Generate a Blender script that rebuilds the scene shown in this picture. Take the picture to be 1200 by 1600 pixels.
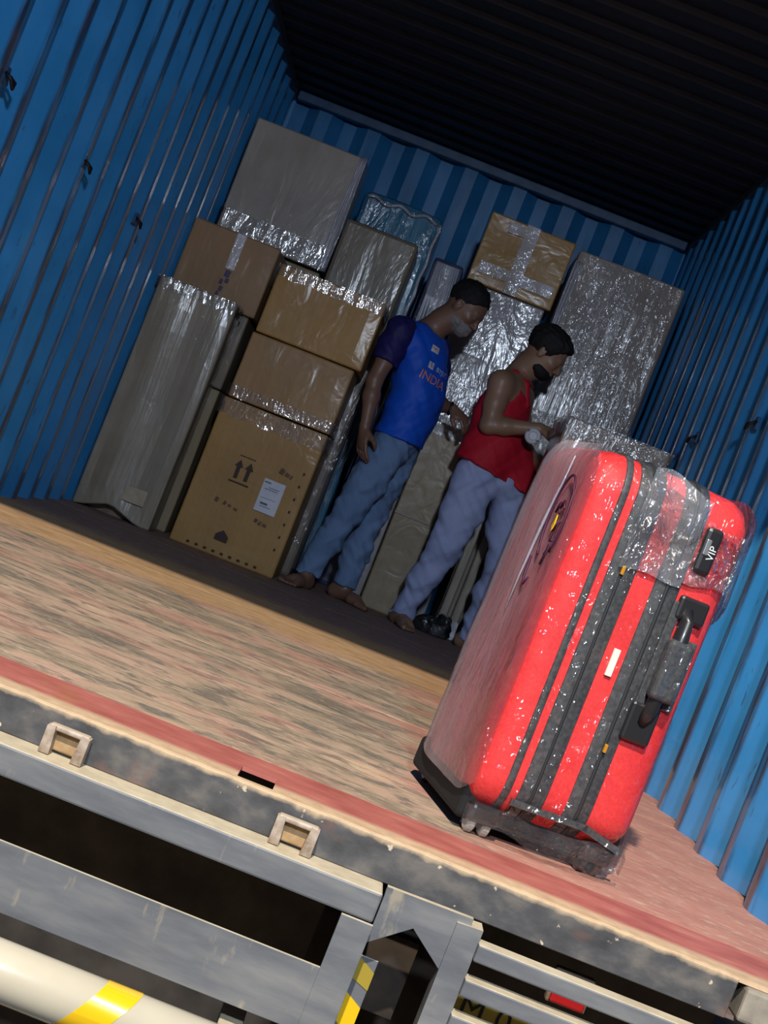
import bpy, bmesh, math, random
import numpy as np
from mathutils import Vector, Matrix, noise as mnoise

random.seed(7)
for o in list(bpy.data.objects):
    bpy.data.objects.remove(o)
scn = bpy.context.scene
COL = scn.collection

# ------------------------------------------------------------------ camera
CAM = Vector((0.1959, -2.392, 0.5006))
YAW, PITCH, ROLL, FPX = -0.0072917, -0.0058858, 0.3766362, 2321.1
cy, sy, cp, sp = math.cos(YAW), math.sin(YAW), math.cos(PITCH), math.sin(PITCH)
fw = Vector((sy*cp, cy*cp, sp)); rt = Vector((cy, -sy, 0)); up = rt.cross(fw)
c_, s_ = math.cos(ROLL), math.sin(ROLL)
r2 = c_*rt + s_*up; u2 = -s_*rt + c_*up
cam = bpy.data.cameras.new('camera'); camo = bpy.data.objects.new('camera', cam); COL.objects.link(camo)
camo.matrix_world = Matrix(((r2.x, u2.x, -fw.x, CAM.x), (r2.y, u2.y, -fw.y, CAM.y), (r2.z, u2.z, -fw.z, CAM.z), (0, 0, 0, 1)))
cam.sensor_fit = 'VERTICAL'; cam.sensor_height = 24; cam.lens = 24*FPX/1600; cam.clip_start = .05
scn.camera = camo

# ------------------------------------------------------------------ world, lamps, exposure
w = bpy.data.worlds.new('night'); scn.world = w; w.use_nodes = True
w.node_tree.nodes['Background'].inputs[0].default_value = (.35, .5, 1, 1)
w.node_tree.nodes['Background'].inputs[1].default_value = .06
scn.view_settings.view_transform = 'Standard'; scn.view_settings.look = 'None'
scn.view_settings.exposure = 0; scn.view_settings.gamma = 1; scn.view_settings.use_curve_mapping = False

def lamp(name, kind, loc, power, color, size, target=None):
    l = bpy.data.lights.new(name, kind); o = bpy.data.objects.new(name, l); COL.objects.link(o)
    l.energy = power; l.color = color; o.location = loc
    if kind == 'AREA': l.shape = 'SQUARE'; l.size = size
    else: l.shadow_soft_size = size
    if target is not None:
        o.rotation_euler = (Vector(target)-Vector(loc)).to_track_quat('-Z', 'Y').to_euler()
    return o
lamp('street_lamp_light', 'POINT', (-1.0, -7, 7.95), 6400, (1, .90, .75), .10)
lamp('yard_lamp_light', 'AREA', (.45, -3.6, 2.13), 136, (.72, .83, 1), .26, (0, 4.5, .8))

# ------------------------------------------------------------------ material helpers
class M:
    def __init__(s, name, rough=.6, metal=0, coat=0, coat_rough=.1, spec=.5):
        s.m = bpy.data.materials.new(name); s.m.use_nodes = True; s.nt = s.m.node_tree
        s.b = s.nt.nodes['Principled BSDF']; s.L = s.nt.links.new
        s.b.inputs['Roughness'].default_value = rough; s.b.inputs['Metallic'].default_value = metal
        s.b.inputs['Coat Weight'].default_value = coat; s.b.inputs['Coat Roughness'].default_value = coat_rough
        s.b.inputs['Specular IOR Level'].default_value = spec
        s.tc = s.nt.nodes.new('ShaderNodeTexCoord')
    def N(s, t): return s.nt.nodes.new(t)
    def col(s, c): s.b.inputs['Base Color'].default_value = (*c, 1); return s
    def noise(s, scale, detail=4, stretch=(1, 1, 1), rough=.55, rot=(0, 0, 0), dist=0):
        mp = s.N('ShaderNodeMapping'); mp.inputs['Scale'].default_value = stretch; mp.inputs['Rotation'].default_value = rot
        s.L(s.tc.outputs['Object'], mp.inputs[0])
        n = s.N('ShaderNodeTexNoise'); n.inputs['Scale'].default_value = scale; n.inputs['Detail'].default_value = detail
        n.inputs['Roughness'].default_value = rough; n.inputs['Distortion'].default_value = dist
        s.L(mp.outputs[0], n.inputs['Vector']); return n.outputs['Fac']
    def ramp(s, fac, stops, const=False):
        r = s.N('ShaderNodeValToRGB'); e = r.color_ramp.elements
        if const: r.color_ramp.interpolation = 'CONSTANT'
        while len(e) < len(stops): e.new(.5)
        for i, (p, c) in enumerate(stops):
            e[i].position = p
            e[i].color = (c, c, c, 1) if isinstance(c, (int, float)) else (*c, 1)
        s.L(fac, r.inputs[0]); return r.outputs[0]
    def mix(s, fac, a, b, mode='MIX'):
        x = s.N('ShaderNodeMixRGB'); x.blend_type = mode
        for v, k in ((fac, 0), (a, 1), (b, 2)):
            if isinstance(v, (int, float)): x.inputs[k].default_value = v
            elif isinstance(v, tuple): x.inputs[k].default_value = (*v, 1)
            else: s.L(v, x.inputs[k])
        return x.outputs[0]
    def math(s, op, a, b=0.):
        x = s.N('ShaderNodeMath'); x.operation = op
        for v, k in ((a, 0), (b, 1)):
            if isinstance(v, (int, float)): x.inputs[k].default_value = v
            else: s.L(v, x.inputs[k])
        return x.outputs[0]
    def axis(s, i, src='Object'):
        x = s.N('ShaderNodeSeparateXYZ'); s.L(s.tc.outputs[src], x.inputs[0]); return x.outputs[i]
    def nz(s):
        g = s.N('ShaderNodeNewGeometry'); x = s.N('ShaderNodeSeparateXYZ'); s.L(g.outputs['Normal'], x.inputs[0]); return x.outputs[2]
    def base(s, v): s.L(v, s.b.inputs['Base Color']); return s
    def bump(s, h, strength=.5, dist=.01, to='Normal'):
        b = s.N('ShaderNodeBump'); b.inputs['Strength'].default_value = strength; b.inputs['Distance'].default_value = dist
        s.L(h, b.inputs['Height']); s.L(b.outputs[0], s.b.inputs[to]); return s

def simple(name, c, rough=.6, metal=0, **k): return M(name, rough, metal, **k).col(c).m

def mottled(name, c1, c2, scale=8, rough=.6, stretch=(1, 1, 1), metal=0, bump=0, **k):
    q = M(name, rough, metal, **k); n = q.noise(scale, 6, stretch)
    q.base(q.ramp(n, [(.35, c1), (.65, c2)]))
    if bump: q.bump(n, bump, .01)
    return q.m

def wrapped(name, c1, c2, haze=.35, hazecol=(.42, .42, .46), folds=6, stretch=(1, 1, .25), crough=.13, strength=.5, coat=1.0, dist=.02):
    """cardboard under creased stretch film: wrinkled glossy coat over the board"""
    q = M(name, .55, coat=coat, coat_rough=crough)
    n = q.noise(5, 5); board = q.ramp(n, [(.3, c1), (.7, c2)])
    h = q.noise(7, 5, stretch); hz = q.ramp(h, [(.42, 0.0), (.75, 1.0)])
    q.base(q.mix(q.math('MULTIPLY', hz, haze), board, hazecol))
    a = q.noise(folds, 4, stretch, dist=1.2); b = q.noise(folds*4, 2, (1, 1, .5), dist=.6)
    q.bump(q.math('ADD', a, q.math('MULTIPLY', b, .16)), strength, dist, 'Coat Normal')
    return q.m

# ------------------------------------------------------------------ mesh helpers
def tag(o, label=None, cat=None, group=None, kind=None):
    if label: o['label'] = label
    if cat: o['category'] = cat
    if group: o['group'] = group
    if kind: o['kind'] = kind
    return o
def empty(name, loc=(0, 0, 0), rz=0, **k):
    o = bpy.data.objects.new(name, None); COL.objects.link(o); o.location = loc; o.rotation_euler = (0, 0, rz)
    o.empty_display_size = .1
    return tag(o, **k)

class MB:
    def __init__(s): s.bm = bmesh.new()
    def box(s, x0, x1, y0, y1, z0, z1, bev=0, seg=2, mtx=None):
        r = bmesh.ops.create_cube(s.bm, size=1)
        vs = r['verts']
        for v in vs: v.co = Vector(((x0+x1)/2+v.co.x*(x1-x0), (y0+y1)/2+v.co.y*(y1-y0), (z0+z1)/2+v.co.z*(z1-z0)))
        if bev:
            es = list({e for v in vs for e in v.link_edges})
            rr = bmesh.ops.bevel(s.bm, geom=es, offset=bev, segments=seg, affect='EDGES', profile=.5)
            vs = list({v for f in rr['faces'] for v in f.verts} | {v for v in vs if v.is_valid})
        if mtx is not None:
            for v in vs: v.co = mtx @ v.co
        return s
    def prism(s, pts, off, mtx=None):
        """closed polygon pts (3D) extruded by vector off"""
        a = [s.bm.verts.new(p) for p in pts]; b = [s.bm.verts.new(Vector(p)+Vector(off)) for p in pts]
        s.bm.faces.new(a); s.bm.faces.new(b[::-1]); n = len(a)
        for i in range(n): s.bm.faces.new((a[i], b[i], b[(i+1) % n], a[(i+1) % n]))
        if mtx is not None:
            for v in a+b: v.co = mtx @ v.co
        return s
    def tube(s, pts, r, seg=10, closed=False, cap=True):
        pts = [Vector(p) for p in pts]; rings = []; n = len(pts); rr = r if isinstance(r, (list, tuple)) else [r]*n
        for i, p in enumerate(pts):
            a = pts[(i-1) % n] if (closed or i > 0) else p; b = pts[(i+1) % n] if (closed or i < n-1) else p
            t = (b-a).normalized(); k = Vector((0, 0, 1)) if abs(t.z) < .9 else Vector((1, 0, 0))
            e1 = t.cross(k).normalized(); e2 = t.cross(e1)
            rings.append([s.bm.verts.new(p+rr[i]*(math.cos(j*math.tau/seg)*e1+math.sin(j*math.tau/seg)*e2)) for j in range(seg)])
        for i in range(n if closed else n-1):
            A, B = rings[i], rings[(i+1) % n]
            for j in range(seg): s.bm.faces.new((A[j], A[(j+1) % seg], B[(j+1) % seg], B[j]))
        if cap and not closed: s.bm.faces.new(rings[0][::-1]); s.bm.faces.new(rings[-1])
        return s
    def build(s, name, mat, parent=None, smooth=False, **k):
        bmesh.ops.recalc_face_normals(s.bm, faces=s.bm.faces)
        me = bpy.data.meshes.new(name); s.bm.to_mesh(me); s.bm.free()
        if smooth:
            me.polygons.foreach_set('use_smooth', [True]*len(me.polygons))
        if mat: me.materials.append(mat)
        o = bpy.data.objects.new(name, me); COL.objects.link(o); o.parent = parent
        return tag(o, **k)
def struct(mb, name, mat, **k):
    o = mb.build(name, mat, **k); o['kind'] = 'structure'; return o

def text_mesh(s, size):
    c = bpy.data.curves.new('t', 'FONT'); c.body = s; c.size = size; c.align_x = 'CENTER'; c.align_y = 'CENTER'; c.resolution_u = 3
    o = bpy.data.objects.new('t', c); COL.objects.link(o); dg = bpy.context.evaluated_depsgraph_get(); dg.update()
    me = bpy.data.meshes.new_from_object(o.evaluated_get(dg)); bpy.data.objects.remove(o)
    vs = [v.co.copy() for v in me.vertices]; fs = [list(p.vertices) for p in me.polygons]
    return vs, fs
def text_obj(name, s, size, mtx, mat, parent, **k):
    vs, fs = text_mesh(s, size); me = bpy.data.meshes.new(name)
    me.from_pydata([mtx @ v for v in vs], [], fs); me.materials.append(mat)
    o = bpy.data.objects.new(name, me); COL.objects.link(o); o.parent = parent; return tag(o, **k)

# ================================================================== CONTAINER SHELL
def blue_paint(name, inner, sgn):
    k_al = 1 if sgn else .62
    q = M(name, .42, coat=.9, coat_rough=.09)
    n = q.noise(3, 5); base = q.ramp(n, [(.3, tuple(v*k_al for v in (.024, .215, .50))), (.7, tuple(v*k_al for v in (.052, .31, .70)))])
    # scuffed inner flats: rust and grime where cargo rubs the ribs
    d = q.math('ABSOLUTE', q.axis(0) if sgn else q.axis(1))
    edge = q.ramp(q.math('MULTIPLY', q.math('SUBTRACT', d, inner), 60), [(.0, 1.0), (.35, 0.0)])
    sc = q.ramp(q.noise(26, 5, (1, 1, .12)), [(.40, 0.0), (.58, 1.0)])
    rust = q.ramp(q.noise(40, 3, (1, 1, .4)), [(.42, (.022, .028, .045)), (.66, (.07, .028, .025))])
    c = q.mix(q.math('MULTIPLY', q.math('MULTIPLY', edge, sc), .85 if sgn else .15), base, rust)
    spots = q.ramp(q.noise(60, 4, (1, 1, .25)), [(.66, 0.0), (.70, 1.0)])
    c = q.mix(q.math('MULTIPLY', spots, .5), c, (.05, .04, .05))
    pale = q.ramp(q.noise(9, 5, (1, 1, .5)), [(.62, 0.0), (.8, .35)])
    q.base(q.mix(pale, c, (.12, .32, .42)))
    q.bump(q.noise(30, 4, (1, 1, .3)), .12, .004); q.bump(q.noise(24, 4, (1, 1, .5)), .35, .006, 'Coat Normal'); q.L(q.ramp(q.noise(12, 3, (1, 1, .2)), [(.3, .28), (.7, .5)]), q.b.inputs['Roughness'])
    return q.m
m_wall = blue_paint('blue container paint', 1.160, True)
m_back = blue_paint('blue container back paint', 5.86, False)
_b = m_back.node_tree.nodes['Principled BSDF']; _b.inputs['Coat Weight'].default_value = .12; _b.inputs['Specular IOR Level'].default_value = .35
m_steel_dark = mottled('dark steel', (.02, .03, .05), (.035, .05, .075), 10, .5)

XI, XO, PITCHW, HT = 1.160, 1.198, .2545, 2.452
def side_wall(name, sg):
    prof = []; y = .12
    while y < 5.9-.01:
        for dy, x in ((0, XI), (.042, XI), (.127, XO), (.169, XO)):
            yy = min(y+dy, 5.9); prof.append((x*sg, yy))
        y += PITCHW
    prof.append((XI*sg, 5.9))
    mb = MB(); bm = mb.bm; zs = (.0, HT)
    a = [bm.verts.new((x, y, zs[0])) for x, y in prof]; b = [bm.verts.new((x, y, zs[1])) for x, y in prof]
    for i in range(len(prof)-1): bm.faces.new((a[i], a[i+1], b[i+1], b[i]))
    o = struct(mb, name, m_wall)
    so = o.modifiers.new('s', 'SOLIDIFY'); so.thickness = .003; so.offset = 1 if False else 0
    return o
side_wall('wall_left', -1); side_wall('wall_right', 1)
# end wall, vertical corrugation
mb = MB(); bm = mb.bm; prof = []; x = -1.16; P = .290
while x < 1.16:
    for dx, y in ((0, 5.93), (.075, 5.93), (.145, 5.860), (.220, 5.860)):
        prof.append((min(x+dx, 1.16), y))
    x += P
prof.append((1.2, 5.93)); prof.insert(0, (-1.2, 5.93))
a = [bm.verts.new((x, y, 0)) for x, y in prof]; b = [bm.verts.new((x, y, HT)) for x, y in prof]
for i in range(len(prof)-1): bm.faces.new((a[i], a[i+1], b[i+1], b[i]))
wb = struct(mb, 'wall_back', m_back); so = wb.modifiers.new('s', 'SOLIDIFY'); so.thickness = .003; so.offset = 0
# ceiling: transversely corrugated sheet
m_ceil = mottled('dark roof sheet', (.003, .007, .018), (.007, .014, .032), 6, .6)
mb = MB(); bm = mb.bm; prof = []; y = 0.0
while y < 5.9:
    for dy, z in ((0, HT), (.09, HT), (.11, HT+.018), (.19, HT+.018)): prof.append((min(y+dy, 5.93), z))
    y += .21
a = [bm.verts.new((-1.21, y, z)) for y, z in prof]; b = [bm.verts.new((1.21, y, z)) for y, z in prof]
for i in range(len(prof)-1): bm.faces.new((a[i], a[i+1], b[i+1], b[i]))
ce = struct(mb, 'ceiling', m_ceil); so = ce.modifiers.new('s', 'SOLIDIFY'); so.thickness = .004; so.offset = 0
# rails and posts
m_rail = mottled('blue rail paint', (.014, .055, .14), (.03, .09, .19), 14, .45)
struct(MB().box(-1.15, 1.15, 5.80, 5.86, HT-.055, HT-.003, .006), 'trim_1', m_rail)
for i, sg in ((2, -1), (3, 1)):
    xx = sorted((sg*1.155, sg*1.205))
    struct(MB().box(*xx, 0.02, 5.9, HT-.05, HT+.0, .004), 'trim_%d' % i, m_steel_dark)
    xx = sorted((sg*1.195, sg*1.30))
    struct(MB().box(*xx, -.0, .12, -.09, HT+.1, .006), 'trim_%d' % (i+2), m_rail)
struct(MB().box(-1.30, 1.30, 0, .10, 2.285, HT+.10, .006), 'trim_6', m_rail)

# floor boards
q = M('worn plywood floor', .7)
stre = q.noise(2.4, 9, (1.0, 2.7, 1), .66, (0, 0, -.14), .7)
fine = q.noise(9, 7, (1, 2.2, 1), .66, (0, 0, -.1), .6)
blot = q.noise(2.6, 4, (1, 1.6, 1))
c = q.ramp(stre, [(.30, (.13, .11, .09)), (.42, (.27, .21, .15)), (.50, (.42, .31, .215)), (.58, (.52, .34, .255)), (.68, (.60, .47, .29))])
c = q.mix(q.ramp(fine, [(.40, .85), (.50, 0.0)]), c, (.15, .13, .11))
pinkx = q.ramp(q.math('ADD', q.axis(0), q.math('MULTIPLY', blot, .9)), [(.86, 0.0), (1.15, .75)])
pk2 = q.ramp(blot, [(.5, 0.0), (.66, .45)])
c = q.mix(q.math('MAXIMUM', pinkx, pk2), c, (.50, .20, .16))
tany = q.ramp(q.math('ADD', q.axis(1), q.math('MULTIPLY', q.noise(5, 4, (1, 3, 1)), .5)), [(2.55, 0.0), (2.7, 1.0)])
# cleaner orange board further in
mr = q.N('ShaderNodeMapRange'); mr.inputs[1].default_value = 2.45; mr.inputs[2].default_value = 2.62
q.L(q.math('ADD', q.axis(1), q.math('MULTIPLY', q.noise(4, 4, (1, 2, 1)), .5)), mr.inputs[0])
c = q.mix(q.math('MULTIPLY', mr.outputs[0], .8), c, q.ramp(fine, [(.3, (.42, .25, .11)), (.7, (.64, .38, .18))]))
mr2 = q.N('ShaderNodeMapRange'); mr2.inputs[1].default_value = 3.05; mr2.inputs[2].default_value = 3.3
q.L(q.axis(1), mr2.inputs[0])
c = q.mix(mr2.outputs[0], c, q.ramp(fine, [(.3, (.20, .125, .11)), (.7, (.31, .20, .18))]))  # floor past the shadow line painted darker, shade put into the colour
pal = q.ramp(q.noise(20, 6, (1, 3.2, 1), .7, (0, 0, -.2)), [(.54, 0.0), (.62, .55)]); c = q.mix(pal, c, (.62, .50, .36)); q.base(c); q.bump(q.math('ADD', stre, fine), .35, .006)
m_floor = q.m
mb = MB(); yb = [.222, 1.40, 2.62, 3.84, 5.06, 5.9]
for i in range(5):
    for x0, x1 in ((-1.19, 1.19),): mb.box(x0, x1, yb[i]+.0015, yb[i+1]-.0015, -.028, 0, .002, 1)
struct(mb, 'floor', m_floor)

# threshold: red plate with slot, cream edge, dark sill face
q = M('red sill plate', .6)
n = q.noise(9, 6, (1, 2, 1)); c = q.ramp(n, [(.3, (.34, .085, .07)), (.6, (.47, .15, .12)), (.8, (.55, .25, .18))])
rs = q.ramp(q.noise(4, 6, (1, 1, 1)), [(.60, 0.0), (.70, .9)]); c = q.mix(rs, c, (.42, .20, .075))
ed = q.N('ShaderNodeMapRange'); ed.inputs[1].default_value = .082; ed.inputs[2].default_value = .055
q.L(q.math('ADD', q.axis(1), q.math('MULTIPLY', q.noise(30, 4), .03)), ed.inputs[0])
q.base(q.mix(ed.outputs[0], c, q.ramp(q.noise(30, 4), [(.3, (.50, .34, .21)), (.7, (.68, .50, .32))]))); q.bump(n, .25, .006)
mb = MB()
mb.box(-1.19, .114, .002, .219, -.007, .001).box(.176, 1.19, .002, .219, -.007, .001)
mb.box(.114, .176, .002, .016, -.007, .001).box(.114, .176, .108, .219, -.007, .001)
struct(mb, 'trim_7', q.m)
q = M('dark steel sill', .55)
n = q.noise(12, 7, (1, 1, 1.5)); c = q.ramp(n, [(.32, (.035, .036, .039)), (.5, (.07, .072, .078)), (.66, (.14, .13, .12))])
c = q.mix(q.ramp(q.noise(5, 5), [(.6, 0.0), (.68, .6)]), c, (.20, .10, .075))
chips = q.ramp(q.noise(42, 3), [(.68, 0.0), (.71, 1.0)]); c = q.mix(chips, c, (.55, .46, .34))
up_ = q.N('ShaderNodeMapRange'); up_.inputs[1].default_value = -.010; up_.inputs[2].default_value = -.001
q.L(q.math('ADD', q.axis(2), q.math('MULTIPLY', q.math('SUBTRACT', q.noise(22, 6), .5), .022)), up_.inputs[0])
q.base(q.mix(up_.outputs[0], c, (.56, .42, .27))); q.bump(n, .4, .006)
m_sill = q.m
struct(MB().box(-1.19, .986, -.004, .006, -.069, -.001, .0015, 1).box(-1.19, 1.19, .006, .222, -.069, -.062), 'trim_8', m_sill)
m_cast = mottled('pale dusty casting', (.20, .18, .15), (.36, .32, .26), 18, .7)
struct(MB().box(1.001, 1.19, -.012, .10, -.064, -.008, .006).box(-1.30, -1.20, -.012, .10, -.064, -.008, .006), 'trim_9', m_cast)
# under floor and yard ground
m_under = mottled('grimy underframe', (.10, .075, .05), (.20, .145, .10), 9, .85)
mb = MB(); mb.box(-1.19, 1.19, .215, 5.9, -.05, -.029)
for k in range(9): mb.box(-1.19, 1.19, .45+k*.6, .50+k*.6, -.16, -.05)
struct(mb, 'trim_10', m_under)
struct(MB().box(-9, 9, -12, 12, -1.40, -1.30), 'floor.001', mottled('yard asphalt', (.03, .03, .03), (.06, .055, .05), 12, .9))

# ---- lashing rings along the walls
def lashing(x, y, z, label):
    sg = 1 if x > 0 else -1
    r = empty('lashing_ring', (x, y, z), label=label, cat='lashing ring', group='lashing rings on the container walls')
    MB().prism([(0, -.028, -.010), (0, .028, -.010), (0, .012, .034), (0, -.012, .034)], (sg*.012, 0, 0)).build('backplate', m_rail, r)
    MB().tube([(-sg*.0, -.020, .016), (-sg*.018, -.022, .004), (-sg*.024, 0, -.016), (-sg*.018, .022, .004), (-sg*.0, .020, .016)], .005, 8).build('ring', simple('dark ring steel', (.02, .02, .025), .5, .6), r, smooth=True)
YL = [(-1, 1.46, 'lashing ring on the left wall, nearest to the container door, at the photo\'s left edge'),
      (-1, 2.43, 'lashing ring in the middle of the left blue wall'),
      (-1, 3.38, 'lashing ring on the left wall, closest to the small carton with blue marks'),
      (1, 2.36, 'lashing ring on the right wall, nearer the door of the two'),
      (1, 3.31, 'lashing ring on the right wall just beyond the carton behind the suitcase')]
for sg, y, lab in YL: lashing(sg*1.158, y, 1.16, lab)

# ---- latch keepers on the sill
m_keep = M('dusty cast keeper', .5)
_n = m_keep.noise(40, 5); _c = m_keep.ramp(_n, [(.35, (.22, .16, .11)), (.65, (.48, .40, .33))])
m_keep.base(m_keep.mix(m_keep.ramp(m_keep.nz(), [(.5, 0.0), (.8, .7)]), _c, (.6, .48, .36))); m_keep = m_keep.m
m_rec = mottled('rusty ochre recess', (.25, .15, .07), (.42, .28, .14), 30, .8)
for x0, lab in ((-.158, 'dusty cast latch keeper at the left end of the door sill'), (.235, 'dusty cast latch keeper on the sill right of the slot in the red plate')):
    r = empty('latch_keeper', (x0, 0, -.044), label=lab, cat='latch keeper', group='door latch keepers welded to the sill')
    MB().box(-.034, .034, -.013, -.005, -.020, .020, .003).build('backplate', m_rec, r)
    for sg in (-1, 1):
        MB().prism([(sg*.018, -.012, -.024), (sg*.036, -.012, -.024), (sg*.036, -.012, .020), (sg*.022, -.012, .022)], (0, -.026, 0)).build('lug', m_keep, r)
    MB().box(-.034, .034, -.03, -.010, .014, .023, .003).build('top_bar', m_keep, r)

# ================================================================== TRUCK REAR
q = M('weathered grey steel', .5)
n = q.noise(7, 7, (.6, 1, 2.5)); c = q.ramp(n, [(.3, (.085, .094, .108)), (.5, (.135, .143, .158)), (.72, (.22, .222, .222))])
c = q.mix(q.ramp(q.noise(26, 5, (1, 1, .3)), [(.62, 0.0), (.70, .6)]), c, (.40, .34, .24))
dust = q.ramp(q.nz(), [(.55, 0.0), (.8, .95)])
q.base(q.mix(dust, c, q.ramp(q.noise(30, 4), [(.3, (.50, .42, .29)), (.7, (.66, .58, .42))]))); q.bump(n, .25, .006)
m_grey = q.m
m_dark = mottled('dark underbody', (.020, .014, .010), (.05, .035, .025), 14, .9)
tr = empty('truck_rear_frame', (0, 0, -1.3), label='grey weathered steel rear frame of the truck below the container sill', cat='truck frame')
Z = 1.3
def tp(mb, name, mat=m_grey, **k): 
    for v in mb.bm.verts: v.co.z += Z
    return mb.build(name, mat, tr, **k)
tp(MB().box(-1.2, .398, -.075, .02, -.118, -.0695, .004), 'top_rail')
tp(MB().box(-1.2, .349, -.085, -.079, -.314, -.208, .001), 'lower_rail')
tp(MB().box(.347, .400, -.088, -.080, -.75, -.117, .001), 'post')
tp(MB().prism([(.401, -.062, -.058), (.545, -.062, -.056), (.545, -.062, -.170), (.528, -.062, -.153), (.462, -.062, -.104), (.401, -.062, -.152)], (0, .014, 0)), 'gusset_plate')
tp(MB().prism([(.522, -.068, -.068), (.565, -.068, -.066), (.565, -.068, -.75), (.522, -.068, -.75)], (0, .045, 0)), 'post')
for z in (-.084, -.142, -.201, -.260, -.319):
    tp(MB().box(.564, 1.18, -.085, -.045, z-.028, z, .003), 'rung')
tp(MB().box(1.18, 1.23, -.088, -.03, -.75, -.06, .003), 'post')
tp(MB().box(-1.2, 1.2, .0, .10, -.80, -.72, .004), 'cross_member')
tp(MB().box(-1.15, 1.15, .55, .62, -1.15, -.17), 'rear_bulkhead', m_under)
for x in (-.55, .45): tp(MB().box(x-.05, x+.05, .09, .55, -.30, -.165), 'chassis_rail', m_dark)
# dark panel added to keep the gap behind the notch dark
tp(MB().box(.34, .60, .3, .32, -.93, -.17, .004), 'dark_panel', m_dark)
# cream bumper pipe
q = M('cream enamel pipe', .28, coat=.5, coat_rough=.15)
c = q.ramp(q.noise(6, 4), [(.3, (.50, .45, .34)), (.7, (.60, .55, .43))])
q.base(q.mix(q.ramp(q.noise(14, 5), [(.66, 0.0), (.72, .8)]), c, (.25, .20, .13)))
m_cream = q.m
bp = empty('bumper_pipe', (0, -.16, -1.3), label='cream painted bumper pipe with yellow tape below the grey rails', cat='bumper')
MB().tube([(-1.2, 0, .932), (.62, 0, .932)], .0445, 40).build('pipe', m_cream, bp, smooth=True)
m_yel = simple('yellow reflective tape', (.85, .52, .01), .25, coat=.6)
for x in (.052, -.50, -1.0):
    mb = MB(); bm = mb.bm; R = .0455; A = []; B = []
    for j in range(41):
        t = math.tau*j/40; sh = -.03*math.sin(t)
        A.append(bm.verts.new((x-.028+sh*-1, -R*math.cos(t), .932+R*math.sin(t)))); B.append(bm.verts.new((x+.028+sh*-1, -R*math.cos(t), .932+R*math.sin(t))))
    for j in range(40): bm.faces.new((A[j], A[j+1], B[j+1], B[j]))
    mb.build('reflective_tape', m_yel, bp, smooth=True)
for x in (-.9, .25): MB().box(x-.02, x+.02, -.0, .30, .90, .95, .003).build('bracket', m_grey, bp)
# round cream lamp housing at the bottom edge
lh = empty('lamp_housing', (.44, -.10, -.395), label='round cream lamp housing peeking in below the gusset', cat='lamp housing')
MB().tube([(0, 0, -.05), (0, 0, -.004), (0, 0, .0), (0, 0, .0)], [.03, .032, .028, .022], 28).build('shell', m_cream, lh, smooth=False)
MB().tube([(.030*math.cos(a), .030*math.sin(a), -.004) for a in [k*math.tau/28 for k in range(28)]], .0035, 6, closed=True).build('rim', m_grey, lh, smooth=True)
# hazard plate strip
hz = empty('hazard_plate', (.40, -.02, -.30), label='narrow yellow and grey hazard plate behind the grey post', cat='hazard plate')
MB().box(.0, .035, 0, .004, -.12, .115, .001).build('plate', m_grey, hz)
MB().prism([(.0, -.0015, .055), (.035, -.0015, .035), (.035, -.0015, -.022), (.0, -.0015, .008)], (0, .0012, 0)).build('yellow_band', m_yel, hz)
MB().prism([(.0, -.0015, .115), (.035, -.0015, .095), (.035, -.0015, .065), (.0, -.0015, .078)], (0, .0012, 0)).build('yellow_band', simple('dull yellow band', (.35, .26, .03), .5), hz)
# plate and lamp behind rungs
np_ = empty('licence_plate', (.70, .06, -.238), label='yellow plate with black characters seen between the lower rungs', cat='licence plate')
MB().box(-.12, .15, 0, .004, -.06, .058, .003).build('plate', simple('dirty yellow plate', (.50, .36, .04), .5), np_)
m_blk = simple('black print', (.008, .008, .008), .6)
for _i, _c in enumerate('M0'): text_obj('character', _c, .058, Matrix.Translation((-.085+.055*_i+(.02 if _i > 1 else 0), -.002, .012)) @ Matrix.Rotation(math.pi/2, 4, 'X'), m_blk, np_)
tl = empty('tail_lamp', (.755, .06, -.136), label='small dull red tail lamp behind the rungs under the sill', cat='tail lamp')
MB().box(-.035, .035, .0, .02, -.03, .03, .004).build('housing', m_under, tl)
MB().box(-.03, .03, -.010, .0, -.026, .026, .004).build('lens', simple('red lens', (.45, .01, .015), .25, coat=.5), tl)

# ================================================================== CARTONS
CARD1, CARD2 = (.23, .135, .055), (.30, .185, .08)
def cardboard(name, c1=CARD1, c2=CARD2, coat=.25, cr=.3):
    q = M(name, .62, coat=coat, coat_rough=cr); n = q.noise(3.5, 5)
    fl = q.noise(60, 2, (1, 1, .02)); q.base(q.mix(.12, q.ramp(n, [(.3, c1), (.7, c2)]), q.ramp(fl, [(.3, (.12, .07, .03)), (.7, (.4, .27, .13))])))
    q.bump(q.noise(4, 4, dist=.8), .35, .03); 
    b = q.N('ShaderNodeBump'); b.inputs['Strength'].default_value = .4; b.inputs['Distance'].default_value = .012
    q.L(q.noise(8, 2.5, dist=1.0), b.inputs['Height']); q.L(b.outputs[0], q.b.inputs['Coat Normal'])
    return q.m
m_tape = wrapped('clear packing tape', (.30, .25, .22), (.40, .35, .33), .9, (.62, .62, .74), 12, (1, 1, .6), .12, .7, dist=.02)
m_film = M('stretch film', .12)
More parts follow.
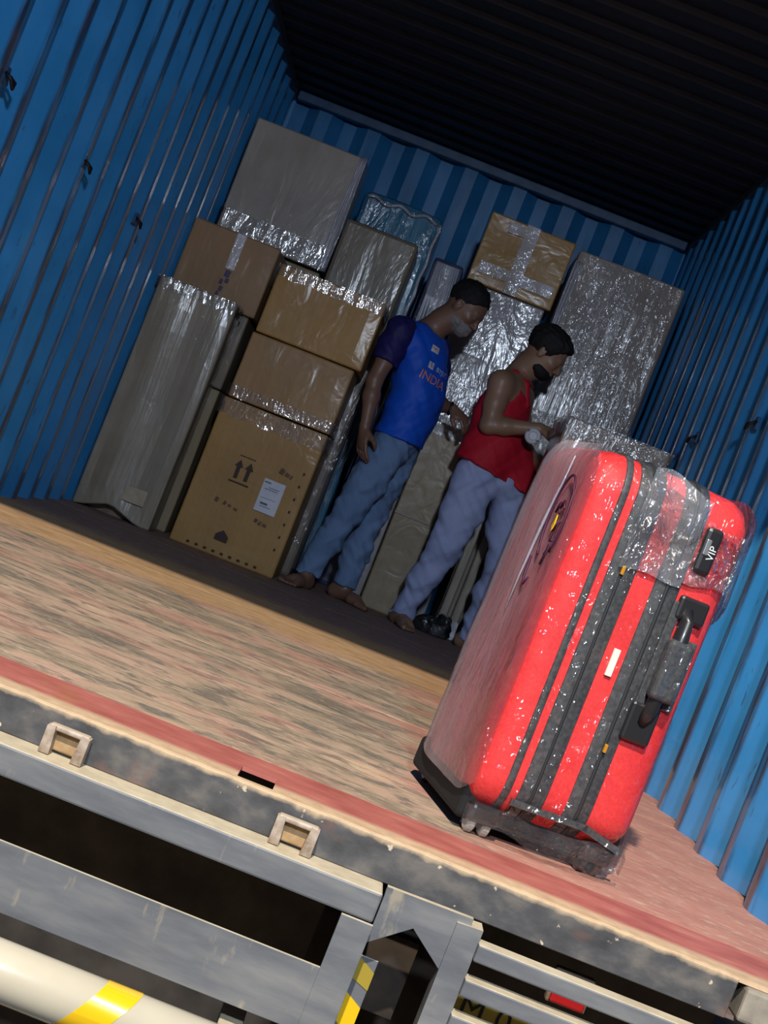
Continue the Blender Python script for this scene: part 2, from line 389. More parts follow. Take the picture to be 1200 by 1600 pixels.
def film_mat(name, fac, colr, folds=10, stretch=(1, 1, .25), strength=.8, lo=0.0, rough=.14, dist=.02, layer=False, fres=2.0):
    q = M(name, .5); nt = q.nt
    tr_ = q.N('ShaderNodeBsdfTransparent'); gl = q.N('ShaderNodeBsdfGlossy'); gl.inputs['Roughness'].default_value = rough
    df = q.N('ShaderNodeBsdfDiffuse'); df.inputs['Color'].default_value = (*colr, 1)
    tlc = q.N('ShaderNodeBsdfTranslucent'); tlc.inputs['Color'].default_value = (*colr, 1)
    a = q.noise(folds, 3.5, stretch, dist=1.3); b2 = q.noise(folds*2.6, 3, (1, 1, .5), dist=.8)
    bp_ = q.N('ShaderNodeBump'); bp_.inputs['Strength'].default_value = strength; bp_.inputs['Distance'].default_value = dist
    q.L(q.math('ADD', a, q.math('MULTIPLY', b2, .35)), bp_.inputs['Height']); q.L(bp_.outputs[0], gl.inputs['Normal'])
    mx = q.N('ShaderNodeMixShader'); haze = q.ramp(q.noise(folds*.5, 5, stretch), [(.35, lo), (.75, fac)])
    if layer:   # the sheets overlap more and more towards the back of the case
        lr = q.N('ShaderNodeMapRange'); lr.inputs[1].default_value = -.235; lr.inputs[2].default_value = -.08; lr.inputs[3].default_value = .15; lr.inputs[4].default_value = 1.3
        q.L(q.axis(1), lr.inputs[0]); haze = q.math('MULTIPLY', haze, lr.outputs[0])
    q.L(haze, mx.inputs[0]); q.L(tr_.outputs[0], mx.inputs[1]); q.L(df.outputs[0], mx.inputs[2])
    m2 = q.N('ShaderNodeMixShader'); fr = q.N('ShaderNodeFresnel'); fr.inputs['IOR'].default_value = 1.55; q.L(bp_.outputs[0], fr.inputs['Normal'])
    q.L(q.math('MINIMUM', q.math('ADD', q.math('MULTIPLY', fr.outputs[0], fres), .04), .8), m2.inputs[0]); q.L(mx.outputs[0], m2.inputs[1]); q.L(gl.outputs[0], m2.inputs[2])
    q.L(m2.outputs[0], nt.nodes['Material Output'].inputs[0])
    return q.m
m_film = film_mat('clear stretch film', .16, (.5, .5, .58))

def lumpy_box(name, mat, parent, sx, sy, sz, bev=.008, amp=.004, seed=0, freq=3.0, crush=None, pleat=0):
    """carton of real thickness with soft, slightly dented faces; origin at bottom centre"""
    mb = MB(); bm = mb.bm
    mb.box(-sx/2, sx/2, -sy/2, sy/2, 0, sz, bev, 2)
    big = [e for e in bm.edges if e.calc_length() > .09]
    bmesh.ops.subdivide_edges(bm, edges=big, cuts=9, use_grid_fill=True)
    for v in bm.verts:
        p = v.co
        n = mnoise.noise_vector(Vector((p.x*freq+seed*7.1, p.y*freq, p.z*freq+seed*3.3)))
        edge = min(abs(abs(p.x)-sx/2)+abs(abs(p.y)-sy/2), abs(abs(p.x)-sx/2)+min(p.z, sz-p.z), abs(abs(p.y)-sy/2)+min(p.z, sz-p.z))
        k = min(1, edge/.06)
        d = n*amp*(.35+1.6*k)
        if p.z < .012: d.z = 0
        v.co = p+d
        if pleat and abs(p.y+sy/2) < .02: v.co.y += pleat*math.sin(p.x/sx*9.0+p.z*.8)*min(1, edge/.03)
        if crush: v.co += crush(p)
    return mb.build(name, mat, parent, smooth=False)

def carton(name, x0, x1, y0, y1, z0, z1, mat, label, cat='carton', rz=0, body='body', group=None, **k):
    r = empty(name, ((x0+x1)/2, (y0+y1)/2, z0), rz, label=label, cat=cat, group=group)
    lumpy_box(body, mat, r, x1-x0, y1-y0, z1-z0, **k)
    return r, (x1-x0)/2, (y1-y0)/2, z1-z0
def fbox(r, name, x0, x1, z0, z1, sy, mat, th=.0022, off=.006, **k):
    """thin flat piece lying on the front face (local -y)"""
    return MB().box(x0, x1, -sy-off-th, -sy-off, z0, z1, .0006, 1).build(name, mat, r, **k)
def film_band(r, hx, hy, z0, z1, mat=None, name='film_band', off=.010, top=None):
    mb = MB(); bm = mb.bm; rows = []
    nz_ = 8; nper = 14
    for i in range(nz_+1):
        z = z0+(z1-z0)*i/nz_; ring = []
        pts = []
        for a, b in (((-1, -1), (1, -1)), ((1, -1), (1, 1)), ((1, 1), (-1, 1)), ((-1, 1), (-1, -1))):
            for j in range(nper):
                t = j/nper; pts.append((a[0]*(1-t)+b[0]*t, a[1]*(1-t)+b[1]*t))
        for px, py in pts:
            wv = off*(1+.45*mnoise.noise(Vector((px*4, py*4, z*14))))
            zz = z + (.012*mnoise.noise(Vector((px*5+3, py*5, z0))) if i == 0 else 0)
            ring.append(bm.verts.new((px*(hx+wv), py*(hy+wv), zz)))
        rows.append(ring)
    for i in range(nz_):
        for j in range(len(rows[0])):
            k2 = (j+1) % len(rows[0]); bm.faces.new((rows[i][j], rows[i][k2], rows[i+1][k2], rows[i+1][j]))
    return mb.build(name, mat or m_film, r, smooth=True, label='clear crinkled film')

m_cardA = wrapped('grey board in film A', (.20, .165, .115), (.28, .235, .165), .35, (.31, .30, .28), 5, (1.6, 1, .10), .22, .6)
m_cardG = wrapped('olive board in film G', (.13, .10, .065), (.20, .155, .10), .22, (.30, .29, .29), 6, (1, 1, .25), .2, .35, coat=.5)
m_cardC = wrapped('grey board in film C', (.25, .205, .165), (.32, .27, .225), .4, (.36, .34, .34), 5, (1, 1, .35), .22, .35)
m_cardK = wrapped('mauve board in film K', (.19, .15, .12), (.26, .215, .18), .45, (.31, .30, .32), 6, (1.8, 1, .12), .16, .5, coat=.5, dist=.02)
m_cardJ = wrapped('grey board in film J', (.22, .20, .20), (.32, .30, .31), .6, (.40, .39, .43), 6, (1, 1, .4), .15, .6, coat=.6)
m_brown1 = cardboard('brown carton board', (.27, .145, .065), (.34, .195, .09))
m_ochre = cardboard('ochre carton board', (.33, .17, .035), (.42, .235, .055), .35, .22)
m_tan = cardboard('tan carton board', (.29, .155, .055), (.38, .22, .08), .35, .22)
m_dull = cardboard('dull carton board', (.23, .18, .105), (.30, .24, .145), .3, .3)

# A tall pale carton by the left wall, crushed at the bottom
def crushA(p):
    d = Vector((0, 0, 0))
    if p.z < .25 and p.y < 0:
        d.z = .05*max(0, 1-abs(p.x+.02)/.14)*max(0, 1-p.z/.25)
    return d
A, ax, ay, az = carton('wrapped_carton', -1.148, -.785, 4.14, 4.34, 0, 1.075, m_cardA,
    'tall narrow pale grey carton in film standing against the left wall', 'carton', amp=.006, seed=1, crush=crushA, pleat=.006)
film_band(A, ax, ay, 1.02, 1.077, off=.008)
MB().box(.02, .12, -ay-.0125, -ay-.010, .09, .16, .001, 1).build('torn_patch', mottled('torn pale board', (.34, .28, .19), (.46, .38, .27), 20, .7), A)
# behind it
A2, *_ = carton('wrapped_carton', -1.14, -.757, 4.42, 4.85, 0, .70, m_dull, 'dull brown carton squeezed on the floor behind the tall pale carton', seed=2)
A3, hx, hy, hz_ = carton('wrapped_carton', -1.14, -.757, 4.42, 4.85, .704, 1.060, m_cardG, 'greyish film-wrapped carton directly under the small carton with blue marks', seed=3)
B, hx, hy, hz_ = carton('small_carton', -1.155, -.735, 4.42, 4.85, 1.064, 1.405, m_brown1, 'small brown carton with blue pen marks and tape beside left wall', seed=4)
fbox(B, 'packing_tape', .0, .045, .17, .34, hy, m_tape)
m_ink = simple('dark blue ink', (.03, .02, .10), .5)
for (a_, b_, s_z, ww) in ((-.005, .02, .135, .03), (.01, .028, .11, .02), (-.012, .004, .095, .022), (0, .016, .065, .022), (-.004, .01, .04, .02)):
    MB().box(a_, b_, -hy-.0085, -hy-.0065, s_z, s_z+ww, .0004, 1, Matrix.Rotation(.1, 4, 'Y')).build('ink_mark', m_ink, B)
# F large labelled carton
F, fx, fy, fz = carton('large_carton', -.700, -.205, 4.20, 4.64, 0, .684, m_ochre, 'large ochre carton with white label and two upward arrows on floor', seed=5, amp=.003)
film_band(F, fx, fy, .61, .680, off=.008)
m_lab = mottled('white paper label', (.50, .52, .60), (.60, .62, .70), 9, .5)
lab = MB().box(.055, .155, -fy-.0105, -fy-.0085, .335-.075, .335+.075, .0005, 1).build('paper_label', m_lab, F)
for i, (x, z, ww, hh) in enumerate(((.075, .395, .03, .006), (.11, .375, .05, .003), (.10, .366, .06, .003), (.09, .30, .035, .010), (.10, .287, .05, .003), (.10, .325, .07, .002))):
    MB().box(x-ww/2, x+ww/2, -fy-.0115, -fy-.0104, z-hh/2, z+hh/2).build('print_line', simple('grey print', (.10, .11, .16), .6) if i == 0 else bpy.data.materials['grey print'], lab)
m_print = simple('brown print', (.045, .020, .018), .7)
m_smudge = mottled('faded stencil', (.085, .045, .025), (.20, .115, .05), 90, .7)
def arrow(x, z, h, wd):
    y = -fy-.009
    return MB().prism([(x-wd*.28, y, z), (x+wd*.28, y, z), (x+wd*.28, y, z+h*.62), (x+wd*.62, y, z+h*.62), (x, y, z+h), (x-wd*.62, y, z+h*.62), (x-wd*.28, y, z+h*.62)], (0, .0015, 0))
arrow(-.072, .36, .085, .032).build('printed_arrow', m_print, F); arrow(-.024, .36, .085, .032).build('printed_arrow', m_print, F)
MB().box(-.095, -.0, -fy-.009, -fy-.0075, .340, .346).build('printed_line', m_print, F)
MB().box(-.085, -.01, -fy-.009, -fy-.0075, .462, .465).build('printed_line', m_print, F)
RXF = Matrix.Rotation(math.pi/2, 4, 'X')
for x, z, ww, hh in ((.115, .463, .022, .026), (.142, .456, .022, .016), (.162, .452, .010, .018), (.085, .218, .016, .016), (.106, .213, .014, .018), (.128, .210, .018, .012),
                     (-.110, .243, .018, .020), (-.072, .240, .012, .016), (-.048, .236, .014, .010), (-.018, .230, .018, .010)):   # faded, unreadable stencil smudges
    MB().box(x-ww/2, x+ww/2, -fy-.009, -fy-.0078, z-hh/2, z+hh/2, .0004, 1, Matrix.Translation((x, 0, z)) @ Matrix.Rotation(.25, 4, 'Y') @ Matrix.Translation((-x, 0, -z))).build('stencil_smudge', m_smudge, F)
MB().prism([(-.06, -fy-.009, .075), (.0, -fy-.009, .075), (.0, -fy-.009, .10), (-.03, -fy-.009, .125), (-.06, -fy-.009, .10)], (0, .0015, 0)).build('printed_symbol', m_print, F)
for k in range(7): MB().box(.205, .214, -fy-.009, -fy-.0075, .12+k*.06, .132+k*.06).build('print_mark', m_print, F)
for k in range(9): MB().box(-.17+k*.04, -.155+k*.04, -fy-.009, -fy-.0075, .018, .028).build('print_mark', m_print, F)
E1, ex, ey, ez = carton('medium_carton', -.692, -.203, 4.21, 4.62, .690, .997, m_tan, 'tan carton lying on top of the large labelled carton', seed=6)
film_band(E1, ex, ey, .004, .055, off=.007)
D1, dx, dy, dz = carton('medium_carton', -.682, -.178, 4.21, 4.58, 1.002, 1.325, m_ochre, 'ochre carton topmost of the stack over the labelled carton', seed=7)
film_band(D1, dx, dy, .265, .322, off=.007)
# C
S0, *_ = carton('support_carton', -1.13, -.58, 4.90, 5.10, 0, 1.430, m_dull, 'dull carton hidden under the big grey wrapped box', seed=8)
C1, cx, cyy, cz = carton('big_wrapped_box', -1.138, -.563, 4.87, 5.13, 1.44, 2.03, m_cardC, 'big grey film-wrapped box highest against the left wall', 'box', seed=9, amp=.004)
film_band(C1, cx, cyy, .0, .12, off=.009)
# vertical bunched film along its right edge
mb = MB()
for k in range(4):
    mb.tube([(cx-.012*k+.004*math.sin(z*9+k), -cyy-.008-.003*math.cos(z*7+k*2), z) for z in [i*.0295 for i in range(21)]], .005, 6)
mb.build('film_ridge', film_mat('bunched film', .9, (.55, .55, .65), 20, (1, 1, .3), 1, .3), C1, smooth=True)
# G tall carton right of the stack
G1, gx, gy, gz = carton('tall_carton', -.53, -.165, 4.68, 5.06, 0, 1.70, m_cardG, 'tall olive carton with rounded top showing right of the ochre stack', seed=10, bev=.018)
film_band(G1, gx, gy, .05, 1.05, off=.012, mat=film_mat('hazy film', .22, (.36, .34, .38), 9, (1.2, 1, .2), .9, .0, .16, .03, fres=.12))
# H blue wrapped
m_bluef = M('blue plastic in film', .3, coat=1, coat_rough=.12)
_n = m_bluef.noise(6, 5, (1, 1, .4)); m_bluef.base(m_bluef.ramp(_n, [(.35, (.02, .10, .20)), (.6, (.05, .20, .32)), (.8, (.20, .32, .42))]))
m_bluef.bump(m_bluef.noise(9, 5, (1.2, 1, .3), dist=1.5), 1, .03, 'Coat Normal'); m_bluef.bump(m_bluef.noise(9, 5, (1.2, 1, .3), dist=1.5), .6, .02); m_bluef = m_bluef.m
H1, hx, hy, hz_ = carton('blue_wrapped_bundle', -.545, -.122, 5.16, 5.60, 0, 1.955, m_bluef, 'tall bundle in shiny blue plastic behind the olive carton', 'bundle', seed=11, amp=.012, bev=.03)
mb = MB()
mb.tube([(-hx+.02+i*.02, -hy-.006+.004*math.sin(i), hz_-.035+.012*math.sin(i*.9)+.0*i) for i in range(20)], .010, 8)
mb.tube([(hx-.005+.004*math.sin(i*1.3), -hy-.006, hz_-.04-i*.035) for i in range(16)], .010, 8)
mb.build('film_ridge', bpy.data.materials['bunched film'], H1, smooth=True)
m_navyf = M('dark blue sacking in film', .35, coat=1, coat_rough=.1)
m_navyf.base(m_navyf.ramp(m_navyf.noise(5, 4, (1, 1, .4)), [(.4, (.02, .028, .07)), (.6, (.06, .07, .14)), (.8, (.20, .21, .32))]))
m_navyf.bump(m_navyf.noise(11, 5, (1.5, 1, .35), dist=1.6), 1, .03, 'Coat Normal'); m_navyf = m_navyf.m
H2, *_ = carton('film_wrapped_roll', -.095, .068, 5.13, 5.45, 0, 1.76, m_navyf, 'narrow dark bundle in silvery film behind the head in blue', 'bundle', seed=12, amp=.02, bev=.02)
# J, I, K
J1, jx, jy, jz = carton('wrapped_carton', .115, .520, 5.05, 5.50, 0, 1.69, m_cardJ, 'grey film-wrapped carton standing behind both men under the taped carton', seed=13, amp=.005)
film_band(J1, jx, jy, .75, 1.25, off=.010, mat=bpy.data.materials['hazy film'])
I1, ix, iy, iz = carton('taped_carton', .095, .545, 5.03, 5.42, 1.692, 2.055, m_ochre, 'ochre carton with silver crossed tape topmost near the back wall', seed=14)
fbox(I1, 'packing_tape', -.035, .035, .0, .362, iy, m_tape, off=.007)
fbox(I1, 'packing_tape', -.12, .0, .29, .345, iy, m_tape, off=.0095)
fbox(I1, 'packing_tape', -.19, .20, .055, .115, iy, m_tape, off=.005)
K1, kx, ky, kz = carton('wrapped_carton', .568, 1.118, 4.90, 5.40, 0, 2.01, m_cardK, 'large mauve grey film-wrapped carton standing in the right back corner', seed=15, amp=.006)
film_band(K1, kx, ky, .95, 2.0, off=.010, mat=bpy.data.materials['hazy film'])
mb = MB()
for k in range(3): mb.tube([(-kx+.004+.012*k+.005*math.sin(z*6+k), -ky-.008, z) for z in [1.1+i*.05 for i in range(18)]], .006, 6)
mb.build('film_ridge', bpy.data.materials['bunched film'], K1, smooth=True)
# L
L1, lx, ly, lz = carton('slim_carton', .190, .388, 4.76, 5.00, 0, .962, m_dull, 'slim dull tan carton standing on floor between the two men', seed=16, amp=.003)
film_band(L1, lx, ly, .90, .964, off=.006, mat=bpy.data.materials['bunched film'])
fbox(L1, 'packing_tape', -lx, lx, .478, .488, ly, simple('dull seam tape', (.27, .24, .19), .5), off=.005)
# M
M1, mx_, my_, mz_ = carton('wrapped_carton', .700, 1.138, 3.55, 4.02, 0, 1.10, wrapped('brown board in film M', (.20, .145, .085), (.28, .21, .125), .2, (.34, .32, .32), 6, (1, 1, .4), .18, .4), 'brown film-wrapped carton right behind the red suitcase, by the right wall', seed=17, amp=.005)
film_band(M1, mx_, my_, 1.02, 1.103, off=.010, mat=film_mat('crumpled film', .22, (.6, .6, .66), 16, (1, 1, .6), 1, .1))
# slim planks and bag by the red man's feet
for x, z1, lab in ((.592, .62, 'slim wrapped board standing left of the pair behind the black bag'), (.655, .58, 'slim wrapped board standing right of the pair by the suitcase edge')):
    r, *_ = carton('wrapped_board', x-.022, x+.022, 4.80, 4.86, 0, z1, m_cardA, lab, 'board', seed=int(x*100), amp=.002, body='board', group='slim wrapped boards between the legs')
    MB().box(-.024, .024, -.034, -.031, .0, .09, .001).build('film_foot', bpy.data.materials['bunched film'], r)

# ================================================================== SUITCASE
SU = empty('suitcase', (.625, .53, 0), math.radians(12), label='large red suitcase in clear film standing upright at the container edge', cat='suitcase')
U0, U1, V0, V1, Z0, Z1 = -.180, .150, -.240, .155, .046, .742
def profile(off, r, n=8):
    pts = []
    for (cv, cz, a0) in ((V1-r, Z1-r, 0), (V0+r, Z1-r, 90), (V0+r, Z0+r, 180), (V1-r, Z0+r, 270)):
        for i in range(n+1):
            a = math.radians(a0+90*i/n); pts.append((cv+(r+off)*math.cos(a), cz+(r+off)*math.sin(a)))
    return pts
def dense(pts, step=.03):
    out = []
    for i in range(len(pts)):
        a, b = pts[i], pts[(i+1) % len(pts)]; d = math.dist(a, b); n = max(1, int(d/step))
        for k in range(n): out.append((a[0]+(b[0]-a[0])*k/n, a[1]+(b[1]-a[1])*k/n))
    return out
q = M('red polyester', .62, coat=1, coat_rough=.10)
wv = q.noise(180, 2); q.base(q.mix(.25, q.ramp(q.noise(6, 4), [(.3, (.62, .018, .022)), (.7, (.76, .040, .040))]), q.ramp(wv, [(.3, (.5, .01, .015)), (.7, (.85, .06, .06))])))
q.bump(q.noise(9, 4), .25, .02)
def film_coat(q):
    b = q.N('ShaderNodeBump'); b.inputs['Strength'].default_value = 1; b.inputs['Distance'].default_value = .05
    q.L(q.math('ADD', q.noise(11, 3, (1, 1, .5), dist=1.5), q.math('MULTIPLY', q.noise(34, 1, (1, 1, .7), dist=.8), .25)), b.inputs['Height'])
    q.L(b.outputs[0], q.b.inputs['Coat Normal'])
film_coat(q); m_red = q.m
q = M('charcoal webbing', .6, coat=1, coat_rough=.10); q.base(q.ramp(q.noise(120, 2, (1, 1, 1)), [(.3, (.028, .03, .033)), (.7, (.065, .068, .072))])); film_coat(q); m_web = q.m
m_plast = simple('black plastic', (.018, .018, .02), .35, coat=.3)
# body: rounded slab
mb = MB(); bm = mb.bm
RR = .075; secs = [(U0, -.045), (U0+.006, -.026), (U0+.018, -.011), (U0+.038, -.002), (U0+.06, 0), (-.07, .0), (-.02, .002), (.06, .001), (U1-.06, 0), (U1-.038, -.002), (U1-.018, -.011), (U1-.006, -.026), (U1, -.045)]
rings = []
for u, off in secs:
    rings.append([bm.verts.new((u, v, z)) for v, z in dense(profile(off, RR))])
npt = min(len(r) for r in rings)
# resample all rings alike
for r in rings:
    for v in r: bm.verts.remove(v)
base_pts = dense(profile(0, RR)); rings = []
vc, zc = (V0+V1)/2, (Z0+Z1)/2
def offpt(p, off):
    v, z = p; cv = min(max(v, V0+RR), V1-RR); cz = min(max(z, Z0+RR), Z1-RR); d = Vector((v-cv, z-cz)); d.normalize()
    return (v+d.x*off, z+d.y*off)
for u, off in secs: rings.append([bm.verts.new((u, *offpt(p, off))) for p in base_pts])
n = len(base_pts)
for i in range(len(rings)-1):
    for j in range(n): bm.faces.new((rings[i][j], rings[i][(j+1) % n], rings[i+1][(j+1) % n], rings[i+1][j]))
for ring, uu, s2 in ((rings[0], U0, -1), (rings[-1], U1, 1)):
    prev = ring
    for f_, bulge in ((.75, .002), (.45, .003), (.2, .003)):
        cur = [bm.verts.new((uu+s2*bulge, vc+(v.co.y-vc)*f_, zc+(v.co.z-zc)*f_)) for v in ring]
        for j in range(n): bm.faces.new((prev[j], prev[(j+1) % n], cur[(j+1) % n], cur[j]))
        prev = cur
    cc = bm.verts.new((uu+s2*.003, vc, zc))
    for j in range(n): bm.faces.new((prev[j], prev[(j+1) % n], cc))
mb.build('shell', m_red, SU, smooth=True)
def ringband(u0, u1, off, mat, name, th=.004, lab=None):
    mb = MB(); bm = mb.bm; R = []
    for u, o_ in ((u0, off-th), (u0, off), (u0+.002, off+.0015), (u1-.002, off+.0015), (u1, off), (u1, off-th)):
        R.append([bm.verts.new((u, *offpt(p, o_))) for p in base_pts])
    for i in range(len(R)-1):
        for j in range(n): bm.faces.new((R[i][j], R[i][(j+1) % n], R[i+1][(j+1) % n], R[i+1][j]))
    return mb.build(name, mat, SU, smooth=True, label=lab)
ringband(-.120, -.106, .003, m_web, 'piping')
ringband(-.090, -.038, .003, m_web, 'zipper_band')
ringband(.002, .052, .003, m_web, 'zipper_band')
m_zip = simple('zip teeth', (.04, .042, .045), .4, .3)
ringband(-.068, -.062, .006, m_zip, 'zipper'); ringband(.024, .031, .006, m_zip, 'zipper')
for u, z in ((-.066, .545), (.028, .235)):
    MB().box(u-.003, u+.003, V0-.014, V0-.008, z-.008, z+.008, .001).build('zip_pull', simple('amber pull %.2f' % z, (.75, .35, .03), .3, .4), SU)
yF = V0
# side handle on the narrow face
MB().box(.044, .102, yF-.016, yF-.001, .262, .336, .006).build('handle_mount', m_plast, SU)
MB().box(.056, .116, yF-.016, yF-.001, .500, .545, .006).build('handle_mount', m_plast, SU)
mb = MB(); mb.tube([(.078, yF-.010, .520), (.080, yF-.020, .500), (.080, yF-.026, .45), (.079, yF-.026, .38), (.077, yF-.020, .325), (.074, yF-.010, .300)], [.011, .013, .016, .016, .013, .011], 12)
hd = mb.build('carry_handle', m_plast, SU, smooth=True)
MB().box(.056, .106, yF-.044, yF-.016, .350, .465, .010, 3).build('grip', m_web, hd)
MB().box(.048, .066, yF-.012, yF-.002, .31, .53, .002).build('handle_web', m_web, SU)
MB().box(.100, .122, yF-.010, yF-.001, .335, .47, .003).build('handle_web', m_web, SU)
# combination lock + brand patch
MB().box(.056, .090, yF-.016, yF-.0, .590, .678, .008).build('lock_plate', m_plast, SU)
lp = [o for o in bpy.data.objects if o.name.startswith('lock_plate')][0]
text_obj('lock_lettering', 'VIP', .020, Matrix.Translation((.078, yF-.0168, .632)) @ RXF @ Matrix.Rotation(math.pi/2, 4, 'Z'), simple('white lettering', (.75, .75, .78), .4), lp)
MB().box(.060, .070, yF-.0185, yF-.0155, .625, .655, .002).build('dial_window', simple('grey dials', (.3, .32, .33), .3, .5), lp)
MB().box(-.024, -.011, yF-.0085, yF-.003, .358, .410, .001, 1, ).build('white_sticker', simple('white sticker', (.80, .78, .66), .5), SU)
# bottom webbing
MB().prism([(-.10, yF-.0, .080), (.055, yF-.0, .080), (.055, yF-.0, .092), (-.10, yF-.0, .092)], (0, -.0075, 0)).build('bottom_strap', m_web, SU)
MB().prism([(.045, yF-.0, .080), (.132, yF-.0, .058), (.132, yF-.0, .071), (.05, yF-.0, .093)], (0, -.0075, 0)).build('bottom_strap', m_web, SU)
MB().box(U0+.004, U1-.004, V0+.035, V1+.030, .020, .088, .012, 3).build('tray_and_shade', simple('black base and shade', (.006, .006, .007), .85), SU, smooth=False)  # black tray made oversized to stand in for the shade under the case
m_wheel = mottled('grey caster tyre', (.32, .32, .30), (.5, .5, .46), 30, .6)
for (u, v) in ((-.128, -.198), (.100, -.198), (-.128, .150), (.100, .150)):
    hsg = MB().box(u-.032, u+.032, v-.034, v+.034, .026, .062, .010, 3).build('caster_housing', m_plast, SU)
    for s in (-1, 1):
        wl = MB().tube([(u+s*.006, v, .0235), (u+s*.010, v, .0235), (u+s*.020, v, .0235), (u+s*.023, v, .0235)], [.018, .0232, .0232, .018], 20).build('wheel', m_wheel if u < 0 and v < 0 else m_plast, hsg)
MB().box(U0+.05, U1-.06, V1-.01, V1+.014, .10, .70, .006).build('trolley_back', m_plast, SU)
# marker writing on the broad left face
m_mark = simple('purple marker', (.05, .004, .03), .6)
def strokes(lst, r=.0024):
    mb = MB()
    for pts in lst: mb.tube([(U0-.011, v, z) for v, z in pts], r, 6)
    return mb
oval = [(-.160+ .052*math.cos(math.radians(a)), .590+.085*math.sin(math.radians(a))) for a in range(-60, 230, 12)]
strokes([oval, [(-.13, .47), (-.115, .455), (-.10, .47), (-.098, .51)], [(-.16, .61), (-.17, .625), (-.185, .61)],
         [(-.14, .60), (-.15, .62), (-.165, .60)], [(-.165, .565), (-.19, .585), (-.175, .545), (-.195, .55)], [(-.17, .52), (-.18, .54), (-.17, .50)]]).build('marker_writing', m_mark, SU, smooth=True)
MB().prism([(U0-.012, -.150, .575), (U0-.012, -.160, .600), (U0-.012, -.163, .580), (U0-.012, -.158, .565)], (.002, 0, 0)).build('yellow_scrap', m_yel, SU)
# film: crumpled sheet round the broad sides, extra layers over the upper part
def film_sheet(name, path, z0, z1, mat, amp=.006, off=.012, nz_=34, label='crinkled clear film', ragged=.0, seed=0, taper=True):
    mb = MB(); bm = mb.bm; P_ = []
    for i in range(len(path)-1):
        a, b = path[i], path[i+1]; d = math.dist(a, b); k_ = max(1, int(d/.014))
        for j in range(k_): P_.append((a[0]+(b[0]-a[0])*j/k_, a[1]+(b[1]-a[1])*j/k_))
    P_.append(path[-1]); rows = []
    cu, cv = (U0+U1)/2, (V0+V1)/2
    for i in range(nz_+1):
        row = []
        for (u, v) in P_:
            za, zb = z0+ragged*mnoise.noise(Vector((u*14, v*14, seed))), z1+ragged*mnoise.noise(Vector((u*14, v*14, seed+5)))
            if taper:
                dv = max(0, v-(V1-RR), (V0+RR)-v); cor = RR-math.sqrt(max(0, RR*RR-min(dv, RR*.97)**2)); zb -= cor; za += cor*.8
            z = za+(zb-za)*i/nz_
            d = Vector((u-cu, v-cv)).normalized()
            h = off+amp*mnoise.noise(Vector((u*9+seed, v*9, z*5)))+amp*.5*mnoise.noise(Vector((u*30+seed, v*30, z*14)))
            # follow the rounded top/bottom corners of the case
            t = max(0, (z-(Z1-.05))/.06) if taper else 0; sh = -.028*t*t
            row.append(bm.verts.new((u+d.x*(h+sh), v+d.y*(h+sh), z)))
        rows.append(row)
    for i in range(nz_):
        for j in range(len(P_)-1): bm.faces.new((rows[i][j], rows[i][j+1], rows[i+1][j+1], rows[i+1][j]))
    return mb.build(name, mat, SU, smooth=True, label=label)
m_milk = film_mat('milky layered film', .38, (.75, .58, .66), 14, (1, 1, .22), .8, .20, .16, .03, layer=True, fres=.5)
m_clr = film_mat('thin glossy film', .22, (.75, .72, .76), 18, (1, 1, .6), 1.0, .0, .12, .05)
film_sheet('plastic_wrap', [(U0+.012, V0+.010), (U0+.002, V0+.03), (U0+.001, V1-.03), (U0+.03, V1), (U1-.03, V1), (U1, V1-.03), (U1+.0, V0+.06)], .066, .748, m_milk, .004, .007)
film_sheet('film_layer', [(-.075, V0-.006), (.045, V0-.006)], .560, .735, film_mat('crumpled glossy film', .30, (.75, .75, .80), 15, (1, 1, .8), 1.0, .05, .10, .045, fres=2.5), .008, .006, 18, seed=3, ragged=.02, taper=False)
film_sheet('film_layer', [(.045, V0-.004), (.13, V0-.003), (U1-.0, V0+.02), (U1+.004, V0+.10), (U1+.004, V1)], .520, .742, m_clr, .006, .008, 20, seed=9, ragged=.02)
film_sheet('film_hem', [(U0+.01, V0), (-.05, V0-.006), (.05, V0-.006), (U1-.01, V0), (U1, V0+.04)], .022, .060, film_mat('bunched grey film', .06, (.45, .45, .48), 24, (1, 1, 1), 1.0, .0, .1, .04, fres=.4), .008, .008, 8, seed=13, ragged=.02, taper=False)

mb = MB(); mb.tube([(U0-.0105, -.118, .712), (U0-.0115, -.104, .64), (U0-.0115, -.086, .566), (U0-.011, -.072, .47), (U0-.010, -.066, .40)], [.0012, .003, .0035, .002, .0008], 8)
mb.build('film_crease', bpy.data.materials['bunched film'], SU, smooth=True)
for ch in SU.children:          # the soft case slumps forward: its back leans in towards the top
    if ch.type == 'MESH':
        for v in ch.data.vertices:
            t = max(0, v.co.y-V0)/(V1-V0); v.co.y -= .060*max(0, v.co.z/.75)**1.3*min(1.1, t)

